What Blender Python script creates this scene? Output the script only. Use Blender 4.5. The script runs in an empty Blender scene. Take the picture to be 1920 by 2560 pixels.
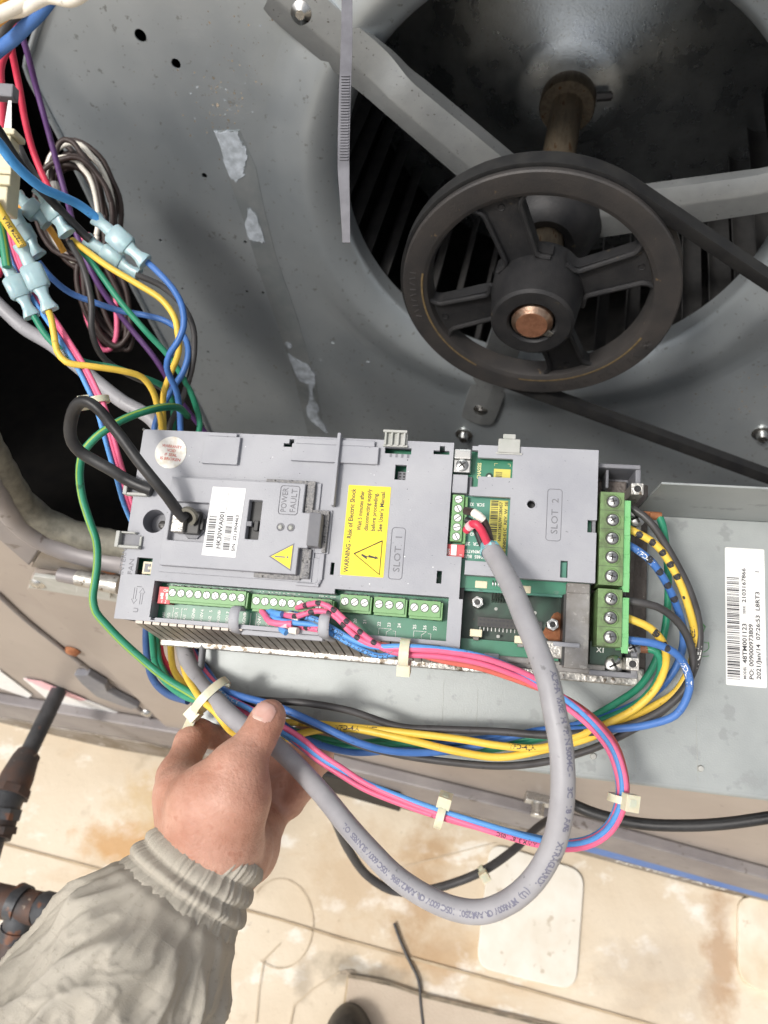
import bpy, bmesh, math, random
import numpy as np
from mathutils import Vector as V, Matrix as MX, noise as NZ
random.seed(7)
R = math.radians
sc = bpy.context.scene
COL = sc.collection

# ------------------------------------------------------------------ camera
CAM_H, FOC, PITCH = 1.5, 1862.0, 57.0          # metres, focal length in photo pixels, degrees below the horizon
CAMM = MX.Translation((0, 0, CAM_H)) @ MX.Rotation(R(90 - PITCH), 4, 'X')
cd = bpy.data.cameras.new('camera'); cam = bpy.data.objects.new('camera', cd); COL.objects.link(cam)
cam.matrix_world = CAMM
cd.sensor_fit = 'VERTICAL'; cd.sensor_height = 24.0; cd.lens = 24.0 * FOC / 2560.0
cd.clip_start = 0.02; cd.clip_end = 400
cd.dof.use_dof = True; cd.dof.focus_distance = 0.50; cd.dof.aperture_fstop = cd.lens / 1000 / 0.0026
sc.camera = cam

# ------------------------------------------------------------------ sky and sun
SUN_EL, SUN_AZ = 52.0, 232.0                   # azimuth measured clockwise from +Y
w = bpy.data.worlds.new('World'); sc.world = w; w.use_nodes = True
nt = w.node_tree; bg = nt.nodes['Background']
sky = nt.nodes.new('ShaderNodeTexSky'); sky.sky_type = 'NISHITA'; sky.sun_disc = False
sky.sun_elevation = R(SUN_EL); sky.sun_rotation = R(SUN_AZ)
sky.dust_density = 6.0; sky.air_density = 1.0; sky.ozone_density = 1.0
hs = nt.nodes.new('ShaderNodeHueSaturation'); hs.inputs['Saturation'].default_value = 0.28
nt.links.new(sky.outputs[0], hs.inputs['Color']); nt.links.new(hs.outputs[0], bg.inputs['Color'])
bg.inputs['Strength'].default_value = 0.125
sl = bpy.data.lights.new('sun', 'SUN'); sl.energy = 1.9; sl.angle = R(10); sl.color = (1.0, 0.955, 0.89)
so = bpy.data.objects.new('sun', sl); COL.objects.link(so)
sdir = V((math.sin(R(SUN_AZ)) * math.cos(R(SUN_EL)), math.cos(R(SUN_AZ)) * math.cos(R(SUN_EL)), math.sin(R(SUN_EL))))
so.rotation_euler = sdir.to_track_quat('Z', 'Y').to_euler()
sc.view_settings.view_transform = 'Standard'; sc.view_settings.look = 'None'
sc.view_settings.exposure = 0.22; sc.view_settings.gamma = 1.0

# ------------------------------------------------------------------ frames of the place
def ray(x, y): return V(((x - 960) / FOC, (1280 - y) / FOC, -1.0))
def P(x, y, d): return CAMM @ (ray(x, y) * d)
_r = V((7.06, -.407, 1.0)).normalized(); _u = V((.483, 4.855, -1.0)); _u = (_u - _u.dot(_r) * _r).normalized(); _n = _r.cross(_u)
def frame(o, x, y, z):
    m = MX((x, y, z)).transposed().to_4x4(); m.translation = o; return m
def hitc(x, y, p, n): d = ray(x, y); return d * (p.dot(n) / d.dot(n))
_p0 = ray(930, 1340) * .5
_o = hitc(359, 1073, _p0, _n)
DRV = CAMM @ frame(_o, _r, _u, _n)             # drive: x right along it, -y down it, z out of its face
def Q(x, y, h):                                # world point under a photo pixel at h mm above the drive's face
    return CAMM @ hitc(x, y, _p0 + _n * h / 1000, _n)
def UV(x, y, h=0):
    q = hitc(x, y, _p0 + _n * h / 1000, _n) - _o; return q.dot(_r) * 1000, -q.dot(_u) * 1000
def L(u, v, h=0): return V((u, -v, h)) / 1000
YAW = R(12.5)
wr = V((math.cos(YAW), -math.sin(YAW), 0)); wu = V((0, 0, 1)); wn = -V((math.sin(YAW), math.cos(YAW), 0))
WAL = frame(P(1340, 745, .73), wr, wu, wn)     # blower: origin on the shaft at the pulley rim, z towards the viewer
def hitw(x, y, p, n):
    o = CAMM.translation; d = (CAMM.to_3x3() @ ray(x, y)); return o + d * ((p - o).dot(n) / d.dot(n))
WI = WAL.inverted()
def WL(x, y, z): return WI @ hitw(x, y, WAL @ V((0, 0, z)), wn)
FAC = frame(V((.19, .262, 0)), wr, wu, wn)     # cabinet front face
FI = FAC.inverted()
def FL(x, y, z=0): return FI @ hitw(x, y, FAC @ V((0, 0, z)), wn)
def G(x, y, z=0): return hitw(x, y, V((0, 0, z)), V((0, 0, 1)))

# ------------------------------------------------------------------ materials
MATS = {}
def mat(name, c1, rough=.5, metal=0., c2=None, sc1=20., c3=None, sc3=200., t3=.62, bump=0., bsc=300., rvar=0., trans=0., sss=0., spec=.5, coat=0., detail=4., lo=.35, hi=.65, stretch=None, alpha=None):
    m = bpy.data.materials.new(name); m.use_nodes = True; t = m.node_tree; n = t.nodes; l = t.links
    b = n['Principled BSDF']; b.inputs['Roughness'].default_value = rough; b.inputs['Metallic'].default_value = metal
    b.inputs['Base Color'].default_value = (*c1, 1); b.inputs['Specular IOR Level'].default_value = spec
    if trans: b.inputs['Transmission Weight'].default_value = trans
    if coat: b.inputs['Coat Weight'].default_value = coat; b.inputs['Coat Roughness'].default_value = .25
    if sss:
        b.inputs['Subsurface Weight'].default_value = sss; b.inputs['Subsurface Radius'].default_value = (1, .35, .2); b.inputs['Subsurface Scale'].default_value = .006
    tc = n.new('ShaderNodeTexCoord'); src = tc.outputs['Object']
    if stretch:
        mp = n.new('ShaderNodeMapping'); mp.inputs['Scale'].default_value = stretch; l.new(src, mp.inputs[0]); src = mp.outputs[0]
    def nz(s, d=detail):
        q = n.new('ShaderNodeTexNoise'); q.inputs['Scale'].default_value = s; q.inputs['Detail'].default_value = d; q.inputs['Roughness'].default_value = .6; l.new(src, q.inputs['Vector']); return q
    def ramp(inp, a, bb):
        q = n.new('ShaderNodeMapRange'); q.inputs[1].default_value = a; q.inputs[2].default_value = bb; l.new(inp, q.inputs[0]); return q.outputs[0]
    col = None
    if c2 is not None:
        q = nz(sc1); mx = n.new('ShaderNodeMix'); mx.data_type = 'RGBA'; mx.inputs[6].default_value = (*c1, 1); mx.inputs[7].default_value = (*c2, 1)
        l.new(ramp(q.outputs[0], lo, hi), mx.inputs[0]); col = mx.outputs[2]
        if rvar:
            rr = n.new('ShaderNodeMapRange'); rr.inputs[1].default_value = .3; rr.inputs[2].default_value = .7; rr.inputs[3].default_value = rough - rvar; rr.inputs[4].default_value = rough + rvar
            l.new(q.outputs[0], rr.inputs[0]); l.new(rr.outputs[0], b.inputs['Roughness'])
    if c3 is not None:
        q = nz(sc3, 3.); mx = n.new('ShaderNodeMix'); mx.data_type = 'RGBA'; mx.inputs[7].default_value = (*c3, 1)
        if col: l.new(col, mx.inputs[6])
        else: mx.inputs[6].default_value = (*c1, 1)
        l.new(ramp(q.outputs[0], t3, t3 + .06), mx.inputs[0]); col = mx.outputs[2]
    if col: l.new(col, b.inputs['Base Color'])
    if bump:
        q = nz(bsc, 3.); bp = n.new('ShaderNodeBump'); bp.inputs['Strength'].default_value = bump; bp.inputs['Distance'].default_value = .001
        l.new(q.outputs[0], bp.inputs['Height']); l.new(bp.outputs[0], b.inputs['Normal'])
    MATS[name] = m; return m
mat('plastic', (.285, .291, .32), .52, c2=(.35, .354, .378), sc1=16, c3=(.15, .15, .155), sc3=380, t3=.68, bump=.12, bsc=900)
mat('plastic_d', (.155, .158, .18), .55, c2=(.21, .21, .22), sc1=40, bump=.1, bsc=900)
mat('plastic_w', (.34, .35, .32), .5, c2=(.40, .40, .38), sc1=60)
mat('foam', (.17, .17, .18), .9, c2=(.30, .29, .28), sc1=600, c3=(.06, .06, .06), sc3=350, t3=.58, bump=.6, bsc=700)
mat('dirt_pl', (.26, .255, .25), .6, c2=(.16, .145, .13), sc1=50, c3=(.3, .29, .27), sc3=300, t3=.6, bump=.2)
mat('pcb', (.022, .16, .085), .38, c2=(.035, .20, .12), sc1=50, c3=(.09, .19, .14), sc3=140, t3=.66, coat=.3)
mat('pcb_pale', (.085, .25, .19), .45, c2=(.06, .21, .15), sc1=50)
mat('pcb_dark', (.016, .026, .020), .4, c2=(.03, .075, .05), sc1=55, c3=(.10, .07, .04), sc3=70, t3=.66)
mat('rust', (.22, .075, .03), .8, c2=(.34, .14, .06), sc1=160, bump=.5, bsc=500)
mat('term', (.145, .31, .115), .45, c2=(.175, .345, .145), sc1=60)
mat('term_p', (.15, .25, .095), .5, c2=(.075, .10, .045), sc1=90, lo=.42, hi=.7)
mat('term_b', (.14, .42, .15), .45, c2=(.18, .46, .19), sc1=70)
mat('red', (.52, .055, .07), .5, c2=(.58, .10, .10), sc1=120)
mat('white', (.78, .78, .77), .55, c2=(.70, .70, .70), sc1=80)
mat('sticker', (.78, .78, .77), .5, c2=(.70, .69, .67), sc1=30, c3=(.45, .42, .36), sc3=240, t3=.72)
mat('seal', (.70, .68, .64), .55, c2=(.52, .45, .33), sc1=110, lo=.5, hi=.75, c3=(.22, .19, .14), sc3=300, t3=.68)
mat('cream', (.62, .56, .38), .5, c2=(.70, .64, .46), sc1=60)
mat('yellow', (.85, .66, .015), .5, c2=(.80, .60, .02), sc1=60, c3=(.55, .38, .03), sc3=260, t3=.74)
mat('yel_tag', (.66, .58, .10), .5, c2=(.58, .52, .12), sc1=60)
mat('ink', (.03, .03, .035), .6)
mat('ink_b', (.145, .145, .20), .6)
mat('ink_w', (.75, .75, .72), .6)
mat('ink_r', (.50, .12, .09), .6)
mat('ink_y', (.75, .70, .35), .5)
mat('emboss', (.16, .16, .175), .6)  # cover plastic darkened: shading of the raised letters is in the colour
mat('black', (.012, .012, .013), .45, c2=(.03, .03, .03), sc1=80)
mat('blackpl', (.02, .02, .021), .4, c2=(.05, .047, .043), sc1=60)
mat('steel', (.62, .62, .60), .3, 1., c2=(.48, .47, .45), sc1=200, rvar=.1)
mat('screw_w', (.80, .80, .78), .45, .25, c2=(.66, .66, .64), sc1=300)
mat('alu', (.55, .54, .51), .42, .8, c2=(.36, .34, .31), sc1=90, c3=(.16, .13, .10), sc3=130, t3=.6, bump=.9, bsc=260)
mat('brown', (.085, .070, .062), .55, .35, c2=(.15, .13, .12), sc1=60, c3=(.33, .31, .29), sc3=260, t3=.68, bump=.6, bsc=400)
mat('fin', (.36, .33, .30), .5, .6, c2=(.25, .22, .19), sc1=90)
mat('plate', (.285, .306, .304), .50, .3, c2=(.355, .376, .372), sc1=14, c3=(.275, .292, .290), sc3=60, t3=.60, bump=.16, bsc=800, rvar=.08)
mat('galv', (.47, .52, .555), .37, .70, c2=(.60, .64, .66), sc1=5, c3=(.35, .37, .375), sc3=130, t3=.64, bump=.10, bsc=500, rvar=.09)
mat('galv_in', (.42, .45, .47), .30, .95, c2=(.54, .57, .58), sc1=30, c3=(.40, .40, .38), sc3=320, t3=.62, bump=.35, bsc=420, rvar=.08)
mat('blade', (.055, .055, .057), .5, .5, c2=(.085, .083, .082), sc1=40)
mat('residue', (.56, .61, .67), .5, .1, c2=(.34, .375, .41), sc1=110, bump=.4, bsc=400)
mat('tapefilm', (.36, .40, .42), .36, .65, c2=(.46, .49, .50), sc1=30)
mat('iron', (.022, .0225, .0245), .5, .35, c2=(.038, .037, .038), sc1=38, c3=(.075, .062, .045), sc3=90, t3=.68, bump=.35, bsc=600, spec=.3)
mat('iron_face', (.036, .0345, .035), .55, .25, c2=(.056, .050, .047), sc1=26, c3=(.17, .12, .07), sc3=80, t3=.70, bump=.3, bsc=500)
mat('goldrub', (.24, .17, .08), .6, .3, c2=(.14, .10, .05), sc1=200)
mat('copper', (.17, .072, .038), .65, .3, c2=(.25, .115, .065), sc1=150, c3=(.5, .36, .26), sc3=500, t3=.68, bump=.4, bsc=700)
mat('worn_steel', (.30, .22, .165), .35, .8, c2=(.20, .11, .07), sc1=140, bump=.3, bsc=500)
mat('shaft', (.13, .105, .075), .45, .6, c2=(.22, .18, .13), sc1=60, c3=(.10, .05, .02), sc3=60, t3=.6, stretch=(3, 3, .6))
mat('rubber', (.010, .010, .011), .62, c2=(.020, .0195, .019), sc1=60, spec=.3)
mat('tan', (.31, .268, .238), .45, .1, c2=(.36, .315, .28), sc1=6, c3=(.26, .222, .198), sc3=40, t3=.66, bump=.05)
mat('mauve', (.20, .185, .19), .5, .2, c2=(.27, .25, .245), sc1=12, c3=(.14, .12, .11), sc3=50, t3=.64)
mat('sill', (.25, .225, .20), .55, .25, c2=(.15, .12, .085), sc1=20, c3=(.36, .33, .30), sc3=40, t3=.62)
mat('gasket', (.11, .105, .085), .7, c2=(.19, .18, .145), sc1=90)
mat('inside_shade', (.006, .006, .006), .95, c2=(.011, .010, .009), sc1=30, spec=.15)  # near-black colour stands for the compartment's shade
mat('tie', (.62, .58, .42), .42, c2=(.68, .64, .50), sc1=80, sss=.3)
mat('tie_blk', (.10, .10, .115), .5, c2=(.16, .16, .18), sc1=60)
mat('nylon', (.42, .62, .68), .30, c2=(.52, .70, .74), sc1=90, trans=.35, sss=.2)
mat('nylon_c', (.62, .70, .70), .25, trans=.5)
mat('brass', (.60, .57, .50), .3, .8)
mat('skin', (.42, .205, .143), .48, c2=(.555, .318, .24), sc1=38, c3=(.455, .225, .16), sc3=75, t3=.62, bump=.6, bsc=430, sss=.15, spec=.4)
mat('nail', (.60, .34, .28), .25, c2=(.66, .41, .35), sc1=120, sss=.2)
mat('nailtip', (.64, .44, .37), .35)
mat('cloth', (.41, .375, .315), .85, c2=(.45, .415, .355), sc1=22, c3=(.385, .352, .296), sc3=300, t3=.60, bump=.35, bsc=1500, spec=.2)
mat('thread', (.43, .402, .352), .85, spec=.2)
mat('pipe', (.030, .033, .038), .5, .2, c2=(.075, .078, .085), sc1=22, c3=(.16, .07, .04), sc3=30, t3=.60, bump=.4, bsc=200)
mat('pipe_r', (.10, .05, .033), .65, .2, c2=(.05, .045, .045), sc1=26, c3=(.30, .25, .20), sc3=60, t3=.66, bump=.5, bsc=200)
mat('shoe', (.02, .018, .017), .5, c2=(.05, .045, .04), sc1=40)
WC = {'blue': (.045, .14, .40), 'sky': (.06, .30, .68), 'ltblue': (.085, .27, .60), 'navy': (.03, .075, .20), 'yel': (.70, .47, .06), 'org': (.74, .36, .045), 'green': (.02, .22, .125), 'pink': (.70, .125, .24), 'red': (.55, .03, .07), 'brick': (.60, .13, .10),
      'purple': (.085, .03, .13), 'blk': (.010, .010, .011), 'char': (.045, .043, .044), 'gray': (.285, .28, .295), 'wht': (.74, .70, .62), 'brn': (.034, .020, .017), 'dgry': (.15, .155, .165), 'strip': (.22, .36, .05), 'rose': (.75, .42, .46), 'slate': (.10, .14, .20)}
for k, c in WC.items():
    mat('w_' + k, c, .46, c2=tuple(min(1, x * 1.12 + .018) for x in c), sc1=45, c3=tuple(x * .55 + .012 for x in c), sc3=130, t3=.66, spec=.4, bump=.12, bsc=250, rvar=.1)
def roof_mat():
    m = bpy.data.materials.new('roof'); m.use_nodes = True; t = m.node_tree; n = t.nodes; l = t.links; b = n['Principled BSDF']; b.inputs['Roughness'].default_value = .65
    tc = n.new('ShaderNodeTexCoord'); last = None
    def nz(s, d, st=(1, 1, 1), off=0):
        mp = n.new('ShaderNodeMapping'); mp.inputs['Scale'].default_value = st; mp.inputs['Location'].default_value = (off, off * .7, 0); mp.inputs['Rotation'].default_value = (0, 0, -YAW); l.new(tc.outputs['Object'], mp.inputs[0])
        q = n.new('ShaderNodeTexNoise'); q.inputs['Scale'].default_value = s; q.inputs['Detail'].default_value = d; q.inputs['Roughness'].default_value = .62; l.new(mp.outputs[0], q.inputs['Vector']); return q.outputs[0]
    col = (.58, .485, .36, 1)
    for s, d, a, bb, c, st, off in ((2.2, 3, .42, .62, (.68, .605, .485, 1), (1, 1, 1), 0), (5, 5, .52, .70, (.52, .37, .215, 1), (.6, 1.6, 1), 3), (11, 4, .56, .66, (.75, .71, .635, 1), (1, 1.4, 1), 5), (14, 5, .60, .80, (.42, .34, .24, 1), (1, 1, 1), 7), (60, 3, .68, .78, (.36, .29, .21, 1), (1, 1, 1), 2)):
        q = nz(s, d, st, off); mr = n.new('ShaderNodeMapRange'); mr.inputs[1].default_value = a; mr.inputs[2].default_value = bb; mr.inputs[4].default_value = .85; l.new(q, mr.inputs[0])
        mx = n.new('ShaderNodeMix'); mx.data_type = 'RGBA'; l.new(mr.outputs[0], mx.inputs[0])
        if last: l.new(last, mx.inputs[6])
        else: mx.inputs[6].default_value = col
        mx.inputs[7].default_value = c; last = mx.outputs[2]
    for (cx, cy, rx, ry, c, k) in ((1050, 2240, .055, .17, (.40, .26, .14, 1), .75), (1110, 2390, .04, .08, (.42, .28, .16, 1), .55), (310, 2110, .11, .045, (.50, .27, .09, 1), .8), (420, 2010, .12, .06, (.52, .36, .16, 1), .5), (1800, 2400, .035, .13, (.42, .28, .17, 1), .85), (880, 2430, .07, .03, (.13, .11, .08, 1), .6), (985, 2440, .05, .022, (.16, .13, .10, 1), .5), (760, 2450, .02, .035, (.16, .13, .10, 1), .4), (900, 2190, .10, .10, (.46, .33, .2, 1), .5), (1640, 2440, .12, .08, (.44, .37, .29, 1), .5)):
        g = G(cx, cy); mp = n.new('ShaderNodeMapping'); mp.vector_type = 'TEXTURE'; mp.inputs['Location'].default_value = (g.x, g.y, 0); mp.inputs['Scale'].default_value = (rx, ry, 1); mp.inputs['Rotation'].default_value = (0, 0, -YAW); l.new(tc.outputs['Object'], mp.inputs[0])
        ln = n.new('ShaderNodeVectorMath'); ln.operation = 'LENGTH'; l.new(mp.outputs[0], ln.inputs[0]); q = nz(22, 5, (1, 1, 1), cx * .01)
        ad = n.new('ShaderNodeMath'); ad.operation = 'MULTIPLY_ADD'; l.new(q, ad.inputs[0]); ad.inputs[1].default_value = -2.2; l.new(ln.outputs['Value'], ad.inputs[2])
        mr = n.new('ShaderNodeMapRange'); mr.inputs[1].default_value = -.05; mr.inputs[2].default_value = -.75; mr.inputs[4].default_value = k; l.new(ad.outputs[0], mr.inputs[0])
        mx = n.new('ShaderNodeMix'); mx.data_type = 'RGBA'; l.new(mr.outputs[0], mx.inputs[0]); l.new(last, mx.inputs[6]); mx.inputs[7].default_value = c; last = mx.outputs[2]
    l.new(last, b.inputs['Base Color'])
    bp = n.new('ShaderNodeBump'); bp.inputs['Strength'].default_value = .4; bp.inputs['Distance'].default_value = .004; l.new(nz(30, 4), bp.inputs['Height']); l.new(bp.outputs[0], b.inputs['Normal'])
    MATS['roof'] = m
roof_mat()
mat('patch', (.72, .69, .62), .6, c2=(.64, .59, .50), sc1=14, c3=(.50, .44, .35), sc3=45, t3=.63, bump=.1)
mat('patch_y', (.62, .52, .37), .6, c2=(.76, .69, .56), sc1=14, c3=(.52, .40, .26), sc3=40, t3=.66)
mat('seam', (.50, .40, .27), .7, c2=(.34, .26, .17), sc1=14)
mat('arm', (.30, .315, .32), .45, .7, c2=(.38, .395, .40), sc1=20, c3=(.10, .09, .08), sc3=260, t3=.66, bump=.2, bsc=500)
mat('stain', (.47, .33, .20), .7, c2=(.60, .48, .33), sc1=16, c3=(.34, .23, .14), sc3=40, t3=.60)
mat('matt', (.46, .38, .30), .8, c2=(.52, .44, .35), sc1=12, bump=.8, bsc=260)

# ------------------------------------------------------------------ mesh builder
class MB:
    def __init__(s): s.v = []; s.f = []; s.m = []
    def add(s, vs, fs, mi=0):
        o = len(s.v); s.v += [V(x) for x in vs]; s.f += [tuple(i + o for i in f) for f in fs]; s.m += [mi] * len(fs); return s
    def box(s, a, b, mi=0):
        x0, y0, z0 = a; x1, y1, z1 = b
        x0, x1 = sorted((x0, x1)); y0, y1 = sorted((y0, y1)); z0, z1 = sorted((z0, z1))
        return s.add([(x0, y0, z0), (x1, y0, z0), (x1, y1, z0), (x0, y1, z0), (x0, y0, z1), (x1, y0, z1), (x1, y1, z1), (x0, y1, z1)],
                     [(3, 2, 1, 0), (4, 5, 6, 7), (0, 1, 5, 4), (1, 2, 6, 5), (2, 3, 7, 6), (3, 0, 4, 7)], mi)
    def bx(s, u0, u1, v0, v1, h0, h1, mi=0):     # drive millimetres
        return s.box((u0 / 1000, -v0 / 1000, h0 / 1000), (u1 / 1000, -v1 / 1000, h1 / 1000), mi)
    def prism(s, poly, z0, z1, mi=0):
        n = len(poly); a = sum(poly[i][0] * poly[(i + 1) % n][1] - poly[(i + 1) % n][0] * poly[i][1] for i in range(n))
        if a < 0: poly = poly[::-1]
        vs = [(p[0], p[1], z0) for p in poly] + [(p[0], p[1], z1) for p in poly]
        return s.add(vs, [tuple(range(n - 1, -1, -1)), tuple(range(n, 2 * n))] + [(i, (i + 1) % n, n + (i + 1) % n, n + i) for i in range(n)], mi)
    def cyl(s, p0, p1, r0, r1=None, n=20, mi=0, caps=True):
        return s.sweep([V(p0), V(p1)], [r0, r0 if r1 is None else r1], n, mi, caps)
    def sweep(s, pts, rad, n=10, mi=0, caps=True, flat=1.0, ref=None):
        fr = frames(pts, ref); vs = []; k = len(pts)
        for i, (p, (t, a, b)) in enumerate(zip(pts, fr)):
            r = rad[i] if hasattr(rad, '__len__') else rad
            for j in range(n):
                an = 2 * math.pi * j / n; vs.append(p + a * (r * math.cos(an)) + b * (r * flat * math.sin(an)))
        fs = [(i * n + j, i * n + (j + 1) % n, (i + 1) * n + (j + 1) % n, (i + 1) * n + j) for i in range(k - 1) for j in range(n)]
        if caps: fs += [tuple(range(n - 1, -1, -1)), tuple(range((k - 1) * n, k * n))]
        return s.add(vs, fs, mi)
    def lathe(s, prof, n=48, mi=0, a0=0, a1=2 * math.pi, close=False, c=(0, 0)):
        full = abs(a1 - a0 - 2 * math.pi) < 1e-6; m = n if full else n + 1; k = len(prof); vs = []
        for i in range(m):
            a = a0 + (a1 - a0) * i / n
            vs += [(c[0] + r * math.cos(a), c[1] + r * math.sin(a), z) for r, z in prof]
        fs = []; kk = k if close else k - 1
        for i in range(n):
            i2 = (i + 1) % m
            for j in range(kk): fs.append((i * k + j, i2 * k + j, i2 * k + (j + 1) % k, i * k + (j + 1) % k))
        return s.add(vs, fs, mi)
    def xf(s, m):
        s.v = [m @ v for v in s.v]; return s
    def mesh(s, name, smooth=None):
        me = bpy.data.meshes.new(name); me.from_pydata([tuple(v) for v in s.v], [], s.f); me.polygons.foreach_set('material_index', s.m)
        b = bmesh.new(); b.from_mesh(me); bmesh.ops.remove_doubles(b, verts=b.verts, dist=1e-6); bmesh.ops.recalc_face_normals(b, faces=b.faces); b.to_mesh(me); b.free()
        if smooth:
            me.shade_smooth()
            if smooth < 180: me.set_sharp_from_angle(angle=R(smooth))
        me.update(); return me
    def build(s, name, mats, parent=None, smooth=None, bevel=0., seg=2, world=False):
        if parent is None or world:
            c = sum(s.v, V()) / max(1, len(s.v)); s.v = [v - c for v in s.v]
        else: c = V()
        return link(name, s.mesh(name, smooth), mats, parent, c, bevel, seg)
def link(name, me, mats, parent=None, loc=(0, 0, 0), bevel=0., seg=2):
    if isinstance(mats, str): mats = [mats]
    if not me.materials:
        for m in mats: me.materials.append(MATS[m])
    o = bpy.data.objects.new(name, me); COL.objects.link(o); o.location = loc
    if parent: o.parent = parent
    if bevel:
        b = o.modifiers.new('bevel', 'BEVEL'); b.width = bevel; b.segments = seg; b.limit_method = 'ANGLE'; b.angle_limit = R(40); b.harden_normals = False
    return o
def frames(pts, ref=None):
    n = len(pts); out = []; prev = None
    for i in range(n):
        t = (pts[min(i + 1, n - 1)] - pts[max(i - 1, 0)]).normalized()
        if prev is None:
            r = V(ref) if ref else (V((0, 0, 1)) if abs(t.z) < .9 else V((1, 0, 0)))
            a = (r - t * r.dot(t)).normalized()
        else: a = (prev - t * prev.dot(t)).normalized()
        prev = a; out.append((t, a, t.cross(a)))
    return out
def spline(pts, step=.004):
    pts = [V(p) for p in pts]; q = [pts[0] * 2 - pts[1]] + pts + [pts[-1] * 2 - pts[-2]]; out = []
    for i in range(1, len(q) - 2):
        p0, p1, p2, p3 = q[i - 1], q[i], q[i + 1], q[i + 2]; k = max(2, int((p2 - p1).length / step))
        d0 = max((p1 - p0).length, 1e-6) ** .5; d1 = max((p2 - p1).length, 1e-6) ** .5; d2 = max((p3 - p2).length, 1e-6) ** .5
        m1 = ((p1 - p0) / d0 - (p2 - p0) / (d0 + d1) + (p2 - p1) / d1) * d1; m2 = ((p2 - p1) / d1 - (p3 - p1) / (d1 + d2) + (p3 - p2) / d2) * d1
        for j in range(k):
            t = j / k; out.append(p1 * (2 * t**3 - 3 * t**2 + 1) + m1 * (t**3 - 2 * t**2 + t) + p2 * (3 * t**2 - 2 * t**3) + m2 * (t**3 - t**2))
    out.append(pts[-1]); return out
def pt(a):
    if len(a) == 2: raise ValueError(a)
    x, y, d = a
    return P(x, y, d) if 0 < d < 2 else Q(x, y, d)
def tag(o, label, cat, group=None):
    o['label'] = label; o['category'] = cat
    if group: o['group'] = group
    return o
def struct(o): o['kind'] = 'structure'; return o
def thing(name, label, cat, m=None, group=None):
    o = bpy.data.objects.new(name, None); COL.objects.link(o); o.empty_display_size = .02
    o.matrix_world = m if m else MX.Identity(4); return tag(o, label, cat, group)
def real(o):                                   # apply modifiers into the mesh
    bpy.context.view_layer.update()
    me = bpy.data.meshes.new_from_object(o.evaluated_get(bpy.context.evaluated_depsgraph_get())); o.modifiers.clear(); o.data = me; return o
def cut(o, mb):
    c = link('cutter', mb.mesh('cutter'), 'ink'); c.parent = o.parent; b = o.modifiers.new('b', 'BOOLEAN'); b.object = c; b.operation = 'DIFFERENCE'; b.solver = 'EXACT'
    real(o); bpy.data.objects.remove(c); return o
def gridmb(fills, holes, h0, h1, mi=0):        # a sheet made of rectangles with rectangular openings, millimetres u v
    us = sorted({x for r in fills + holes for x in r[:2]}); vs = sorted({x for r in fills + holes for x in r[2:4]})
    def inn(u, v, rs): return any(r[0] < u < r[1] and r[2] < v < r[3] for r in rs)
    n, m = len(us) - 1, len(vs) - 1
    occ = [[inn((us[i] + us[i + 1]) / 2, (vs[j] + vs[j + 1]) / 2, fills) and not inn((us[i] + us[i + 1]) / 2, (vs[j] + vs[j + 1]) / 2, holes) for j in range(m)] for i in range(n)]
    b = MB(); g = lambda i, j: 0 <= i < n and 0 <= j < m and occ[i][j]
    for i in range(n):
        for j in range(m):
            if not occ[i][j]: continue
            A, B, C, D = (us[i], vs[j]), (us[i + 1], vs[j]), (us[i + 1], vs[j + 1]), (us[i], vs[j + 1])
            q = lambda p, h: L(p[0], p[1], h)
            b.add([q(A, h1), q(D, h1), q(C, h1), q(B, h1)], [(0, 1, 2, 3)], mi); b.add([q(A, h0), q(B, h0), q(C, h0), q(D, h0)], [(0, 1, 2, 3)], mi)
            for (a, c, ok) in ((A, B, g(i, j - 1)), (B, C, g(i + 1, j)), (C, D, g(i, j + 1)), (D, A, g(i - 1, j))):
                if not ok: b.add([q(a, h0), q(a, h1), q(c, h1), q(c, h0)], [(0, 1, 2, 3)], mi)
    return b
def gridplate(name, fills, holes, h0, h1, m, parent, bevel=.0005):
    me = gridmb(fills, holes, h0, h1).mesh(name); b = bmesh.new(); b.from_mesh(me)
    bmesh.ops.dissolve_limit(b, angle_limit=R(1), verts=b.verts, edges=b.edges); b.to_mesh(me); b.free()
    return link(name, me, m, parent, bevel=bevel)
def rrect(u0, u1, v0, v1, r, k=5):
    out = []
    for cx, cy, a in ((u1 - r, v1 - r, 0), (u0 + r, v1 - r, 90), (u0 + r, v0 + r, 180), (u1 - r, v0 + r, 270)):
        out += [(cx + r * math.cos(R(a + 90 * i / k)), cy + r * math.sin(R(a + 90 * i / k))) for i in range(k + 1)]
    return out
_tc = {}
def tmesh(s, size=1., extrude=0.):
    key = (s, size, extrude)
    if key not in _tc:
        c = bpy.data.curves.new('t', 'FONT'); c.body = s; c.size = size; c.extrude = extrude; c.resolution_u = 2; c.offset = 0.0 if extrude else .022
        o = bpy.data.objects.new('t', c); COL.objects.link(o); bpy.context.view_layer.update()
        me = o.to_mesh(); _tc[key] = ([v.co.copy() for v in me.vertices], [tuple(p.vertices) for p in me.polygons]); o.to_mesh_clear(); bpy.data.objects.remove(o)
    return _tc[key]
def text(mb, s, size, pos, rot=0., extrude=0., align='l', sx=1., mi=0, width=None):
    vs, fs = tmesh(s, 1., extrude / size if size else 0)
    w0 = max(v.x for v in vs)
    if width: sx = width / (w0 * size)
    off = {'l': 0, 'c': -w0 / 2, 'r': -w0}[align]; c, n = math.cos(R(rot)), math.sin(R(rot)); out = []
    for v in vs:
        x = (v.x + off) * size * sx; y = v.y * size; out.append((pos[0] + x * c - y * n, pos[1] + x * n + y * c, pos[2] + v.z * size))
    return mb.add(out, fs, mi)
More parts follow.
